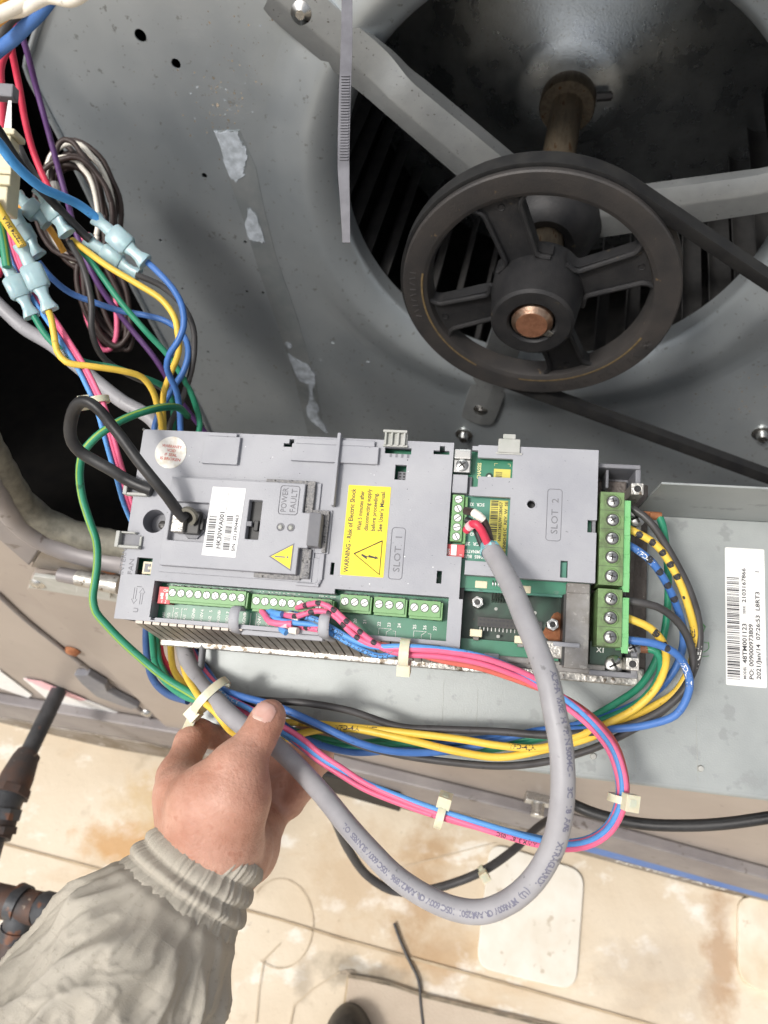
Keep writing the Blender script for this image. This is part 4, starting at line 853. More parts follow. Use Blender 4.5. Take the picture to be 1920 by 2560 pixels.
mb = MB(); mb.lathe([(.0001, .0006), (.0011, .0004), (.0012, .0001)], 14); mb.lathe([(.0013, .0002), (.0026, .0001)], 20, 1); mb.xf(MX.Translation(L(248.8, 20.0, ht2))); mb.build('test_pad', ['ink_w', 'pcb_dark'], ob)
mb = MB(); mb.bx(251.8, 263, 14.4, 23, ht2, ht2 + .2); yt = mb.build('yellow_tag', 'yel_tag', ob); barcode(yt, 253, 257.4, 16.6, 22.6, ht2 + .28, 2, 6)
mb = MB(); dtext(mb, '7', 3.6, 262, 22.8, ht2 + .3); mb.build('lettering', 'ink', yt)
mb = MB(); mb.bx(250.6, 262.4, 36.4, 80, ht2 + .13, ht2 + .33); yt = mb.build('yellow_tag', 'yel_tag', ob); barcode(yt, 251.2, 256.0, 36.8, 68, ht2 + .4, 12, 34)
mb = MB(); dtext(mb, '68631343UW1280457', 2.9, 258.8, 64.5, ht2 + .42, width=27); dtext(mb, 'TYPE SNIO-01C  REV. W  SE', 2.7, 262.2, 78, ht2 + .42, width=41); mb.build('lettering', 'ink', yt)
# --- module well at the lower right
mb = MB(); mb.bx(236.6, 302, 97, 142, -24, -22); wb = mb.build('module_board', 'pcb_dark', DR)
mb = MB(); mb.bx(236.8, 300.5, 89.6, 98.6, -15, -10.5); mb.build('board_edge', 'pcb_pale', DR)
mb = MB(); mb.bx(234, 300, 129.6, 139.4, -22, -16.5); mb.build('lower_board', 'pcb', DR)
mb = MB(); mb.bx(234, 236.6, 89, 141, -26, -10); mb.build('well_wall', 'blackpl', DR); mb = MB(); mb.bx(301, 302.6, 97, 142, -26, -5); mb.build('well_wall', 'blackpl', DR)
for x, y in ((1194, 1505), (1382, 1561)):
    u, v = UV(x, y, -9); mb = MB(); ps = [(u + 4.1 * math.cos(i * math.pi / 3 + .35), v + 4.1 * math.sin(i * math.pi / 3 + .35)) for i in range(6)]; mb.prism([(a / 1000, -b / 1000) for a, b in ps], -.022, -.009)
    mb.lathe([(.0001, -.0089), (.0019, -.0089)], 18, 1, c=(u / 1000, -v / 1000)); mb.lathe([(.0020, -.0088), (.0026, -.0086), (.0031, -.0089)], 18, c=(u / 1000, -v / 1000)); mb.build('hex_standoff', ['steel', 'black'], DR, bevel=.0003)
ua, va = UV(1195, 1542, -17); hd = MB(); hd.bx(ua, ua + 42, va, va + 6.2, -22, -17)
for i in range(16):
    for j in range(2): hd.bx(ua + 1.2 + i * 2.55, ua + 2.4 + i * 2.55, va + 1.1 + j * 2.7, va + 2.3 + j * 2.7, -17, -16.9, 1)
    hd.bx(ua + 1.5 + i * 2.55, ua + 2.0 + i * 2.55, va + 6.3, va + 8.6, -21.9, -21.2, 2)
h_ = hd.build('pin_header', ['blackpl', 'ink', 'steel'], DR)
for i in range(6):
    u = UV(1232, 1452, -12)[0] + i * 1.75; v = UV(1232, 1452, -12)[1]; mb = MB(); mb.sweep(spline([L(u, v, -10), L(u + .2, v + 1.5, -8.8), L(u + .4, v + 7, -12), L(u + .6, v + 13, -21.5)], .002), .00065, 8); mb.lathe([(.0001, .0009), (.0009, .0003), (.0011, 0)], 10); 
    mb.build('link_wire', 'steel', DR, smooth=60)
for x, y in ((1203, 1462), (1312, 1474), (1190, 1583), (1302, 1600)):
    u, v = UV(x, y, -9); mb = MB(); mb.bx(u - 4, u + 4, v - 2.6, v + 2.2, -16, -8.5); mb.bx(u - 1.8, u + 2, v + 2.2, v + 4.4, -18, -10.5, 1); mb.build('board_clip', ['cream', 'dirt_pl'], DR, bevel=.0005)
u, v = UV(1392, 1575, -21); mb = MB(); mb.prism([((u + 8 * (1 + .25 * math.sin(3 * a)) * math.cos(a)) / 1000, -(v + 10 * (1 + .2 * math.cos(4 * a)) * math.sin(a)) / 1000) for a in np.linspace(0, 6.2, 26)], -.0219, -.0214); mb.build('rust_stain', 'rust', wb)
for x, y in ((1240, 1522), (1338, 1532), (1245, 1592)):
    u, v = UV(x, y, -21); mb = MB(); mb.lathe([(.0001, .0004), (.0011, .0003), (.0012, 0)], 12); mb.xf(MX.Translation(L(u, v, -21.9 if y < 1560 else -16.4))); mb.build('solder_pad', 'plastic_w', wb)
u, v = UV(1385, 1622, -11); mb = MB(); mb.bx(u - 9, u + 7, v - 5, v + 6, -16, -10); mb.build('foil_tab', 'alu', DR, bevel=.001)
mb = MB(); mb.bx(302.4, 317.4, 89.6, 143.5, -24, -5); mb.bx(302.4, 317, 89.4, 96, -5, -3.2); mb.build('side_frame', 'dirt_pl', DR, bevel=.0007)
u, v = UV(1415, 1610, -3); mb = MB(); mb.bx(u - 8, u + 8.5, v - 1, v + 1.8, -5, -2.4); mb.build('frame_finger', 'plastic', DR, bevel=.0005)
mb = MB(); dtext(mb, '68', 3.4, 286.0, 95.0, -10.4, rot=90); mb.build('board_printing', 'ink_w', DR)
# lower plastic apron behind the control wires
mb = MB(); mb.bx(228, 330, 139.6, 146, -30, -18); mb.bx(252, 262, 138, 141.5, -18, -13, 1); mb.bx(262, 282, 139, 143, -18, -14); mb.build('apron', ['dirt_pl', 'plastic'], DR, bevel=.001)
# --- power end
mb = MB(); mb.bx(319.6, 349, 6, 9, -46, -12); mb.bx(346, 349.5, 6, 26, -46, -14); mb.bx(319.6, 346, 9, 146, -46, -40); mb.bx(319.6, 350, 143, 146.5, -46, -16); mb.bx(345.5, 349.5, 130, 146, -46, -16); mb.bx(327, 329, 9, 22, -40, -16); mb.bx(334, 343.5, 26, 128, -40, -30, 1); mb.build('power_base', ['plastic_d', 'brown'], DR, bevel=.0008)
def pblock(v0, n, pitch):
    ts = MB(); ts.bx(321.6, 336.6, v0, v0 + n * pitch, -36, 0); ts.bx(336.6, 341.2, v0 + 4.6, v0 + n * pitch + 1.2, -36, -2.2, 1)
    for i in range(n): ts.bx(336.8, 340.9, v0 + 5.8 + i * pitch, v0 + 5.2 + (i + .86) * pitch, -2.2, -1.6, 1)
    for i in range(1, n): ts.bx(321.5, 336.7, v0 + i * pitch - .15, v0 + i * pitch + .15, -3, .06, 2)
    t = ts.build('power_terminal_block', ['term_p', 'term_b', 'blackpl'], DR, bevel=.0005)
    for i in range(n):
        c = L(329.6, v0 + pitch * (i + .52), 0); mb = MB(); mb.lathe([(.0040, .0001), (.0046, .0005), (.0053, .0001)], 28); mb.lathe([(.0001, .0002), (.0041, .0002)], 28, 1); mb.xf(MX.Translation(c)); col_ = mb.build('screw_collar', ['term_p', 'blackpl'], t, smooth=60)
        o = link('cross_screw', PHM, ['steel', 'blackpl'], t); o.location = c + V((0, 0, .0004)); o.rotation_euler = (0, 0, random.uniform(-.5, .6)); o.scale = (.86,) * 3
pblock(28.8, 5, 12.2); pblock(92.2, 3, 12.0)
for x, y in ((1594, 1222), (1582, 1660)):
    u, v = UV(x, y, -8); mb = MB(); mb.bx(u - 3.9, u + 3.9, v - 3.9, v + 3.9, -44, -8); mb.lathe([(.0001, -.0079), (.0023, -.0079)], 20, 1, c=(u / 1000, -v / 1000)); mb.lathe([(.0024, -.0078), (.0027, -.0076), (.0031, -.0079)], 20, c=(u / 1000, -v / 1000)); mb.build('square_post', ['alu', 'black'], DR, bevel=.0007)
for x, y, sc_ in ((1590, 1295, 1.5), (1583, 1618, 1.35), (1530, 1662, 1.5)):
    u, v = UV(x, y, -28); o = link('cross_screw', PHM, ['steel', 'blackpl'], DR); o.location = L(u, v, -28 if y != 1662 else -20); o.scale = (sc_,) * 3; o.rotation_euler = (0, 0, .5)
u, v = UV(1510, 1640, -22); mb = MB(); mb.bx(u - 9, u + 11, v - 9, v + 9, -30, -21.5); xb = mb.build('earth_board', 'pcb_dark', DR); mb = MB(); dtext(mb, 'X1', 4.4, u - 5, v - 2.2, -21.4, rot=-2); mb.build('lettering', 'ink_w', xb)
for x, y in ((1634, 1290), (1610, 1622)):
    u, v = UV(x, y, -30); mb = MB(); mb.bx(u - 10, u + 4, v - 2.8, v + 2.8, -31, -28.5); mb.cyl(L(u - 3, v, -29), L(u + 5, v, -29), .0026, n=14); mb.build('ring_lug', 'rust' if y < 1400 else 'copper', DR, bevel=.0005)
mb = MB(); mb.bx(351, 355.5, 30, 46, -70, -40); mb.bx(351, 356, 118, 140, -70, -42); mb.build('end_rail', 'alu', hsk, bevel=.001)

# ================================================================== wires
RP, RC = .0026, .0019
def bundle_right(name, col, pts, label, r=RP, **k): return wire(name, col, pts, r, label, **k)
PRN = ('E172774  AWM  VFD', .0030, .10, .2, 1, 'ink')
# power wires: drive terminals -> round the right -> back to the hand -> up behind the drive -> connectors at the upper left
def tailpts(dx, dy, dh, up): return [(640 + dx, 1800 + dy, -26 + dh), (560 + dx * .6, 1748 + dy * .7, -36 + dh)] + up
wire('power_wire', 'char', [(1550, 1258, -16), (1582, 1272, -15), (1622, 1302, -14), (1680, 1390, -20), (1725, 1480, -30), (1747, 1560, -38), (1744, 1640, -42), (1714, 1715, -44), (1650, 1782, -45), (1560, 1835, -46), (1480, 1872, -48), (1370, 1903, -50), (1260, 1915, -50), (1130, 1906, -50), (1000, 1887, -50), (900, 1862, -46), (800, 1818, -42), (700, 1776, -40), (610, 1750, -42), (540, 1715, -56), (500, 1670, -74), (470, 1600, -92), (445, 1400, -100)], RP, 'black wire from the topmost power terminal sweeping widest right round the tray', prints=[('VFD-W2', .0055, .115, 0, 1, 'ink_w')])
wire('power_wire', 'yel', [(1550, 1310, -16), (1580, 1326, -14), (1640, 1362, -16), (1692, 1440, -24), (1725, 1530, -34), (1737, 1590, -40), (1728, 1660, -46), (1690, 1730, -50), (1640, 1762, -52), (1560, 1804, -50), (1480, 1842, -46), (1370, 1872, -44), (1250, 1893, -44), (1150, 1880, -44), (1000, 1845, -44), (880, 1822, -46), (790, 1826, -46), (740, 1838, -40), (690, 1853, -36), (640, 1850, -34), (584, 1832, -30), (563, 1811, -24), (539, 1780, -24), (505, 1750, -30), (484, 1720, -42), (463, 1681, -62), (453, 1609, -88), (440, 1500, -98), (420, 1250, -96), (409, 1071, .64), (409, 986, .625), (424, 939, .615), (447, 878, .605), (444, 831, .60), (436, 793, .60), (405, 750, .60), (347, 712, .60), (270, 666, .60), (216, 627, .605), (181, 600, .61)], RP, 'yellow wire with black band marks from the second power terminal', marks=[(.012 + i * .0095, .0042, .2 - .05 * i, 1.15) for i in range(5)] + [(.066, .0025, .4, .35)], prints=[('VFD-W1', .0048, .088, .5, 1, 'ink'), ('VFD-4.A', .0048, .38, .3, -1, 'ink'), ('VFD-L3-T', .0048, .545, 0, 1, 'ink')])
wire('power_wire', 'blue', [(1550, 1352, -16), (1578, 1366, -14), (1625, 1400, -17), (1670, 1465, -26), (1703, 1550, -38), (1709, 1600, -46), (1694, 1660, -52), (1650, 1720, -56), (1590, 1760, -58), (1510, 1792, -58), (1400, 1822, -56), (1260, 1842, -56), (1150, 1853, -58), (1000, 1872, -56), (880, 1880, -52), (760, 1846, -46), (690, 1800, -40), (610, 1762, -44), (545, 1726, -56), (505, 1672, -76), (470, 1604, -94), (440, 1450, -102), (400, 1200, -98), (386, 1071, .645), (405, 1020, .64), (432, 970, .635), (459, 928, .63), (471, 878, .63), (459, 839, .635), (417, 804, .64), (367, 789, .64), (301, 777, .64), (231, 754, .64), (174, 731, .635), (127, 693, .625), (96, 655, .62)], RP, 'blue wire with black bands from the third power terminal', marks=[(.020 + i * .011, .0045, -.1, 1.2) for i in range(4)], prints=[('VFD-V1', .0045, .012, .2, 1, 'ink_w')])
wire('power_wire', 'char', [(1548, 1496, -16), (1580, 1504, -14), (1640, 1516, -15), (1690, 1550, -22), (1722, 1600, -30), (1733, 1660, -36), (1714, 1720, -38), (1655, 1775, -40), (1570, 1814, -42), (1500, 1828, -44), (1370, 1838, -46), (1250, 1829, -48), (1100, 1823, -50), (1000, 1817, -50), (870, 1776, -46), (760, 1757, -44), (690, 1753, -46), (600, 1742, -52), (545, 1712, -62), (515, 1670, -78), (490, 1600, -96), (460, 1400, -102), (430, 1150, .655), (424, 1067, .65), (444, 1024, .645), (463, 978, .64), (478, 928, .635), (486, 870, .63), (482, 816, .625), (455, 762, .62), (405, 716, .615), (340, 686, .61)], RP, 'black wire from the sixth power terminal lying highest across the tray')
wire('power_wire', 'yel', [(1545, 1535, -16), (1574, 1547, -14), (1625, 1570, -15), (1660, 1612, -22), (1664, 1660, -30), (1640, 1720, -38), (1590, 1770, -42), (1520, 1808, -44), (1440, 1842, -44), (1350, 1870, -42), (1250, 1864, -42), (1150, 1848, -44), (1000, 1830, -46), (850, 1815, -48), (740, 1806, -46), (660, 1806, -42), (600, 1790, -40), (540, 1765, -44), (500, 1745, -50), (470, 1720, -58), (435, 1675, -72), (426, 1604, -90), (420, 1500, -98), (400, 1250, -97), (404, 1071, .635), (394, 1017, .62), (382, 978, .61), (355, 943, .60), (309, 928, .59), (231, 916, .58), (166, 905, .575), (143, 878, .575), (137, 847, .575), (127, 793, .575), (118, 770, .578)], RP, 'yellow wire with two black bands from the seventh power terminal', marks=[(.024, .0045, 0, 1.2), (.034, .0045, .1, 1.2)], prints=[('VFD-4.JA', .0046, .18, .3, -1, 'ink'), ('L3-T', .0045, .27, 0, 1, 'ink')])
wire('power_wire', 'blue', [(1540, 1592, -16), (1572, 1600, -14), (1640, 1610, -13), (1696, 1640, -18), (1724, 1700, -26), (1718, 1742, -30), (1688, 1788, -34), (1620, 1812, -38), (1540, 1822, -42), (1450, 1824, -50), (1350, 1826, -54), (1250, 1850, -54), (1150, 1874, -52), (1000, 1880, -42), (900, 1858, -36), (790, 1808, -33), (690, 1765, -33), (600, 1740, -38), (555, 1722, -48), (520, 1680, -70), (480, 1612, -92), (470, 1450, -102), (455, 1200, -98), (451, 1071, .64), (449, 1024, .63), (440, 975, .615), (424, 940, .605), (417, 915, .597), (424, 885, .592), (444, 855, .588), (459, 816, .587), (458, 780, .587), (450, 752, .588), (428, 716, .59), (392, 677, .592), (362, 650, .595)], RP, 'bright blue wire from the lowest power terminal, frontmost at the right bend', marks=[(.030, .0035, 0, 1.0)], prints=[('VFD-L1 T1', .0045, .045, .3, 1, 'ink_w')])
wire('earth_wire', 'green', [(1648, 1292, -29), (1656, 1312, -30), (1668, 1400, -44), (1670, 1500, -54), (1661, 1580, -60), (1640, 1650, -62), (1600, 1715, -62), (1540, 1758, -60), (1470, 1798, -58), (1350, 1846, -58), (1200, 1876, -58), (1000, 1862, -56), (850, 1868, -52), (770, 1850, -48), (680, 1806, -46), (600, 1772, -48), (540, 1755, -50), (482, 1748, -52), (452, 1735, -58), (413, 1703, -66), (389, 1662, -76), (381, 1602, -88), (377, 1540, -96), (385, 1300, -98), (440, 1150, .66), (498, 1075, .655), (486, 1005, .645), (459, 947, .635), (417, 885, .625), (367, 831, .615), (301, 754, .61), (239, 669, .61), (185, 604, .615)], RP, 'green earth wire from the upper ring lug behind the other wires', prints=[('VFD-G1', .0045, .018, .2, 1, 'ink')])
wire('earth_wire', 'green', [(1618, 1622, -29), (1640, 1628, -28), (1653, 1660, -32), (1638, 1712, -42), (1590, 1762, -50), (1500, 1803, -54), (1400, 1834, -56), (1280, 1852, -60), (1150, 1862, -62), (1000, 1850, -62), (880, 1858, -56), (760, 1836, -52), (660, 1796, -50), (590, 1768, -52), (530, 1756, -54), (470, 1738, -60), (425, 1705, -68), (400, 1660, -78), (392, 1600, -92), (395, 1400, -102), (430, 1120, .66), (430, 1000, .65), (409, 967, .64), (347, 940, .62), (289, 920, .605), (212, 905, .597), (162, 882, .593), (116, 839, .59), (85, 790, .588)], RP, 'green earth wire from the lower ring lug at the tray corner')
wire('earth_wire', 'green', [(470, 1040, .66), (436, 1017, .60), (386, 1022, .575), (328, 1040, .56), (282, 1063, .55), (239, 1094, .548), (208, 1132, .55), (199, 1179, .555), (205, 1240, .56), (223, 1300, .56), (241, 1354, .56), (243, 1406, .56), (238, 1451, .558), (232, 1496, .556), (240, 1531, .556), (262, 1558, .556), (301, 1599, .556), (347, 1641, .556), (386, 1674, .555), (422, 1701, .55), (467, 1728, .545), (505, 1750, .54), (560, 1778, .535), (620, 1800, .53)], .0030, 'green wire with yellow stripe looping down left of the drive', stripe=.85)
wire('control_wire', 'char', [(174, 604, .605), (208, 669, .60), (228, 754, .60), (230, 831, .605), (251, 885, .615), (278, 912, .62), (340, 945, .63), (410, 975, .645), (440, 1060, .66), (430, 1200, .66)], RP, 'black wire drooping in front of the brown wire coil')
wire('control_wire', 'navy', [(372, 1500, -100), (366, 1570, -98), (368, 1640, -90), (384, 1700, -78), (420, 1735, -68), (470, 1752, -58)], .003, 'navy wire emerging leftmost under the drive')
for i, (c, x) in enumerate((('red', 405), ('slate', 398), ('pink', 392), ('blue', 388))):
    wire('control_wire', c, [(x - 4, 1500, -104), (x - 4 + i * 2, 1590, -99), (x + 2, 1640, -88 - i * 2), (x + 34 - i * 4, 1692 - i * 2, -74 - i * 3), (x + 70 - i * 2, 1728, -58 - i * 2), (x + 120, 1760, -48 - i * 2), (x + 170, 1788, -44 - i * 2)], .0019, ['dark red thin wire under the drive left of the yellow wires', 'slate blue thin wire beside the dark red one under the drive', 'pink thin wire under the drive at the lower left', 'blue thin wire hugging the pink one under the drive'][i])
# control wires: terminal strip -> loop at the right -> back past the thumb -> up the left side
core = [(1005, 1628, 8), (1100, 1634, 6), (1196, 1650, 2.5), (1269, 1674, -6), (1330, 1702, -14), (1417, 1758, -22), (1482, 1812, -24), (1529, 1872, -24), (1552, 1939, -22), (1556, 1985, -20), (1546, 2030, -18), (1522, 2072, -16), (1480, 2102, -14), (1420, 2114, -12), (1347, 2104, -10), (1270, 2085, -8), (1193, 2064, -8), (1100, 2036, -10), (1000, 2000, -12), (910, 1962, -14), (852, 1927, -16), (802, 1896, -18), (745, 1850, -22), (693, 1816, -26), (631, 1784, -32), (580, 1758, -40), (530, 1716, -54), (480, 1650, -80), (440, 1560, -100), (380, 1400, -104), (318, 1262, .60), (300, 1200, .59), (282, 1140, .585), (266, 1082, .582), (247, 1017, .58), (228, 974, .58), (201, 920, .582), (170, 870, .585), (135, 816, .59), (102, 768, .595), (81, 735, .60), (45, 675, .605), (20, 600, .61), (10, 530, .61)]
offs = {'pinkA': (0, 7, 0), 'pinkB': (8, -6, 3), 'blueA': (-4, -12, 3), 'blueB': (5, 3, -6)}
def ctrl(key, start, lab, col, twist, prints=None, marks=None):
    pts = []
    for i, (x, y, d) in enumerate(core):
        ph = twist + i * .42; ax = 9 * math.cos(ph) if 4 < i < 24 else offs[key][0] * 1.3; ay = 9 * math.sin(ph) if 4 < i < 24 else offs[key][1] * .8
        if i < 4: ay = offs[key][1] * 1.0; ax = offs[key][0]
        if i > 28: ax = {'pinkA': 6, 'pinkB': 16, 'blueA': -8, 'blueB': 2}[key]; ay = ax * .2
        zo = offs[key][2] * .8
        pts.append((x + ax, y + ay, d + (zo if abs(d) > 2 else -zo * .001)) if abs(d + zo) > 2 or d < 2 else (x + ax, y + ay, 2.5))
    return wire('control_wire', col, [pt(p) for p in start] + [pt(p) for p in pts], RC, lab, prints=prints, marks=marks)
ctrl('pinkA', [(742, 1520, -4), (765, 1513, 6), (801, 1508, 12), (836, 1526, 12), (862, 1550, 11), (897, 1577, 10), (931, 1604, 9), (960, 1622, 8)], 'pink wire, uppermost of the two leaving the terminal strip', 'pink', 0.2, marks=[(.012 + i * .011, .0038, 0, 1.2) for i in range(6)], prints=[('VFD 1101', .0042, .075, 0, 1, 'ink_b'), ('EX-3187 2501', .0034, .33, .4, 1, 'ink')])
ctrl('pinkB', [(690, 1532, -6), (715, 1538, 2.5), (745, 1540, 8), (775, 1530, 10), (810, 1528, 10), (842, 1544, 10), (868, 1572, 9), (900, 1598, 8), (945, 1616, 8)], 'pink wire twisting under the first pink one in the lower loop', 'pink', 2.6, marks=[(.02 + i * .012, .0038, .2, 1.2) for i in range(5)], prints=[('AWM 3187 105C', .0034, .36, -.2, 1, 'ink')])
ctrl('blueA', [(720, 1530, -6), (745, 1538, 2.5), (790, 1548, 5), (830, 1570, 6), (880, 1598, 6), (930, 1616, 7)], 'light blue wire on top of the pink ones beside the cable tie', 'ltblue', 4.2, marks=[(.006 + i * .01, .0036, 0, 1.2) for i in range(2)], prints=[('E172774 AWM 2501', .0034, .02, .3, 1, 'ink'), ('3173 AWG 18', .0034, .56, .3, 1, 'ink_w'), ('E172774', .0034, .62, -.4, 1, 'ink_w')])
ctrl('blueB', [(676, 1526, -8), (690, 1548, 2.5), (730, 1556, 4), (790, 1564, 4), (840, 1590, 3), (900, 1622, 3), (950, 1640, 3)], 'light blue wire lowest in the control bundle', 'ltblue', 5.6, prints=[('REDITVEE AWM 2C 72727C', .0034, .055, .4, 1, 'ink')])
wire('control_wire', 'brick', [(930, 1608, 2.5), (1000, 1622, 2.5), (1100, 1650, -3), (1196, 1669, -8), (1269, 1692, -14), (1341, 1718, -20), (1425, 1752, -26), (1490, 1800, -30), (1540, 1862, -32), (1564, 1940, -30), (1566, 1990, -28), (1556, 2030, -26)], .0020, 'brick-red wire on the outside of the control loop')
# ends entering the strip
for i, (c, a, b, m_, lab) in enumerate((('pink', (648, 1518), (676, 1555), (730, 1560), 'short pink tail under the first terminals of the second block'), ('rose', (672, 1550), (700, 1560), (720, 1563), 'pale pink sleeved wire end below the second block'), ('ltblue', (664, 1525), (692, 1534), (705, 1536), 'short light blue tail under the second block'), ('wht', (700, 1536), (725, 1538), (748, 1544), 'white marker sleeve lying below the second block'), ('ltblue', (700, 1568), (706, 1575), (716, 1582), 'short blue wire end at the lower lip'), ('wht', (712, 1574), (728, 1575), (744, 1578), 'white printed sleeve at the lower lip'), ('pink', (728, 1562), (775, 1570), (812, 1575), 'short pink wire running along the lower lip'), ('slate', (748, 1544), (780, 1552), (815, 1560), 'printed blue wire between the two cable guides'))):
    wire('wire_end', c, [(*a, -9), ((a[0] + b[0]) / 2, (a[1] + b[1]) / 2, -3), (*b, 3), (*m_, 5)], .0022 + (.0002 if c == 'wht' else 0), lab, marks=[(.016, .004, 0, 1.2)] if i == 6 else None, prints=[('CP1-18d', .0032, .018, .2, 1, 'ink')] if i == 6 else ([('E31-10', .003, .001, 0, 1, 'ink')] if i == 5 else None))
# grey communication cable
gpts = [(-40, 725, .70), (0, 765, .70), (60, 820, .70), (130, 862, .69), (200, 920, .68), (300, 1000, .67), (390, 1060, .665), (430, 1200, .67), (445, 1450, -108), (455, 1590, -92), (469, 1651, -74), (500, 1711, -50), (539, 1750, -32), (575, 1787, -20), (611, 1817, -14), (650, 1840, -12), (690, 1866, -10), (740, 1913, .487), (803, 1982, .468), (871, 2066, .45), (929, 2131, .438), (987, 2189, .428), (1064, 2241, .418), (1141, 2273, .41), (1205, 2279, .404), (1270, 2255, .398), (1328, 2207, .392), (1370, 2144, .388), (1392, 2086, .385), (1405, 2009, .383), (1407, 1931, .384), (1401, 1854, .387), (1386, 1777, .391), (1370, 1700, .397), (1348, 1635, .405), (1311, 1545, .422), (1281, 1472, .44), (1245, 1404, .462), (1226, 1374, .470)]
T1 = '(UL) MTW 600V OR AWM 2501 105C 600V OR AWM 21896 105C 600V SUN RES OIL RES'
gc, gpath = wire('communication_cable', 'gray', gpts, .0064, 'thick grey communication cable looping down from the option slot past the hand', 'cable', n=24, step=.003)
fr = frames(gpath); cum = [0.]
for i in range(1, len(gpath)): cum.append(cum[-1] + (gpath[i] - gpath[i - 1]).length)
def near(x, y):
    best = min(range(len(gpath)), key=lambda i: (lambda q: (960 + FOC * q.x / -q.z - x) ** 2 + (1280 - FOC * q.y / -q.z - y) ** 2)(CAMM.inverted() @ gpath[i]) if (CAMM.inverted() @ gpath[i]).z > -.6 else 1e9); return cum[best], best
off = gc.location
mb = MB()
def cabletext(mb, s, xa, xb, dang, size):        # text spread between two places on the cable, following its face
    sa, ia = near(*xa); sb, ib = near(*xb); wch = (sb - sa) / max(1, len(s))
    for k, ch in enumerate(s):
        if ch == ' ': continue
        d = sa + wch * k; i = min(max(int(np.searchsorted(cum, d)) - 1, 0), len(gpath) - 2); tubetext(mb, gpath, .0064, ch, size, d, camang(gpath, i, fr) + dang, 1 if sb > sa else -1, 0, fr)
cabletext(mb, '(UL) MTW 600V OR AWM 2501 105C 600V OR AWM 21896 105C 600V SUN RES OIL', (1330, 2205), (872, 2062), .25, .0046)
cabletext(mb, 'XTRAGUARD1', (1392, 2082), (1340, 2195), .5, .0048)
cabletext(mb, 'ALPHA WIRE HI P/N 5004C -  3C  18 AWG', (1375, 1690), (1398, 2060), .62, .0046)
o = mb.build('cable_printing', 'ink_b', None); l_ = o.location.copy(); o.parent = gc; o.location = l_ - off; o['kind'] = 'stuff'
# foil and cores at the cut end of the cable
e = gpath[-1]; tdir = (gpath[-1] - gpath[-6]).normalized(); rnd = random.Random(3); mb = MB(); vs = []
mat('foil', (.16, .62, .72), .28, .55, c2=(.45, .78, .82), sc1=300, bump=.5)
fr2 = frames([gpath[-6], gpath[-1]])[1]
for j in range(4):
    for k in range(18):
        a = 2 * math.pi * k / 18; rr = (.0066, .0060, .0048, .0040)[j] * rnd.uniform(.88, 1.14); vs.append(e + tdir * ((-.0025, .001, .004, .0065)[j] + rnd.uniform(-.001, .001)) + (fr2[1] * math.cos(a) + fr2[2] * math.sin(a)) * rr)
mb.add(vs, [(j * 18 + k, j * 18 + (k + 1) % 18, (j + 1) * 18 + (k + 1) % 18, (j + 1) * 18 + k) for j in range(3) for k in range(18)]); f_ = mb.build('foil_shield', 'foil', None); l_ = f_.location.copy(); f_.parent = gc; f_.location = l_ - off
for col, pts, lab, r in (('red', [(1226, 1374, .470), (1216, 1352, .468), (1203, 1325, .465), (1190, 1310, .465), (1178, 1312, .468), (1166, 1326, .474)], 'core_red', .0026), ('brn', [(1228, 1374, .474), (1222, 1340, .472), (1210, 1305, .470), (1195, 1288, .470), (1180, 1280, .473), (1164, 1277, .478)], 'core_brown', .0026), ('blk', [(1222, 1376, .474), (1205, 1360, .476), (1196, 1338, .478), (1180, 1306, .480), (1164, 1300, .482)], 'core_black', .0023), ('wht', [(1207, 1300, .4695), (1196, 1289, .469), (1184, 1281.5, .4715)], 'sleeve', .0027), ('rose', [(1180, 1311, .467), (1172, 1318, .470)], 'sleeve_r', .0030)):
    path = spline([pt(p) for p in pts], .002); mb = MB(); mb.sweep(path, r, 12); o = mb.build('cable_core' if 'core' in lab else 'marker_sleeve', 'w_' + col, None, smooth=60); l_ = o.location.copy(); o.parent = gc; o.location = l_ - off
# black keypad cable
wire('keypad_cable', 'blk', [(462, 1298, 12), (446, 1280, 16), (430, 1258, 22), (417, 1240, 26), (381, 1196, 34), (344, 1150, 38), (305, 1096, 40), (275, 1058, .494), (251, 1028, .492), (226, 1008, .492), (206, 1004, .494), (190, 1016, .498), (179, 1044, .504), (175, 1075, .51), (181, 1105, .515), (201, 1130, .52), (231, 1149, .522), (278, 1175, .522), (318, 1200, 6), (352, 1216, 5), (380, 1226, 4.5)], .0043, 'black keypad cable folded back into the plug on the drive', 'cable', n=16, flat=.86)
# upper left: single wires
wire('harness_wire', 'sky', [(-30, 330, .50), (0, 362, .51), (30, 402, .52), (60, 433, .53), (105, 469, .545), (151, 490, .56), (196, 511, .575), (238, 542, .585), (250, 552, .588)], .0036, 'bright sky-blue wire curving into the uppermost pale blue connector')
wire('harness_wire', 'blk', [(-30, 290, .53), (0, 332, .54), (30, 381, .55), (75, 442, .565), (120, 493, .58), (166, 541, .595), (212, 588, .605), (226, 600, .607)], .0034, 'black printed wire running beneath the sky-blue wire', prints=[('E172774  3U  AWM', .0042, .150, .0, -1, 'ink_w')])
wire('harness_wire', 'char', [(40, 350, .60), (62, 400, .60), (84, 436, .60), (98, 470, .595)], .0033, 'black wire stub dropping to the centre connector')
wire('harness_wire', 'yel', [(-20, 495, .555), (0, 529, .555), (27, 571, .56), (50, 605, .565), (56, 616, .566)], .0036, 'yellow wire printed with black letters at the left edge', prints=[('E172774 3U A', .0040, .040, 0, -1, 'ink')])
wire('harness_wire', 'green', [(-4, 545, .575), (3, 575, .575), (9, 605, .577), (15, 650, .58), (18, 668, .58)], .0034, 'yellow and green striped wire at the left edge', stripe=-.4)
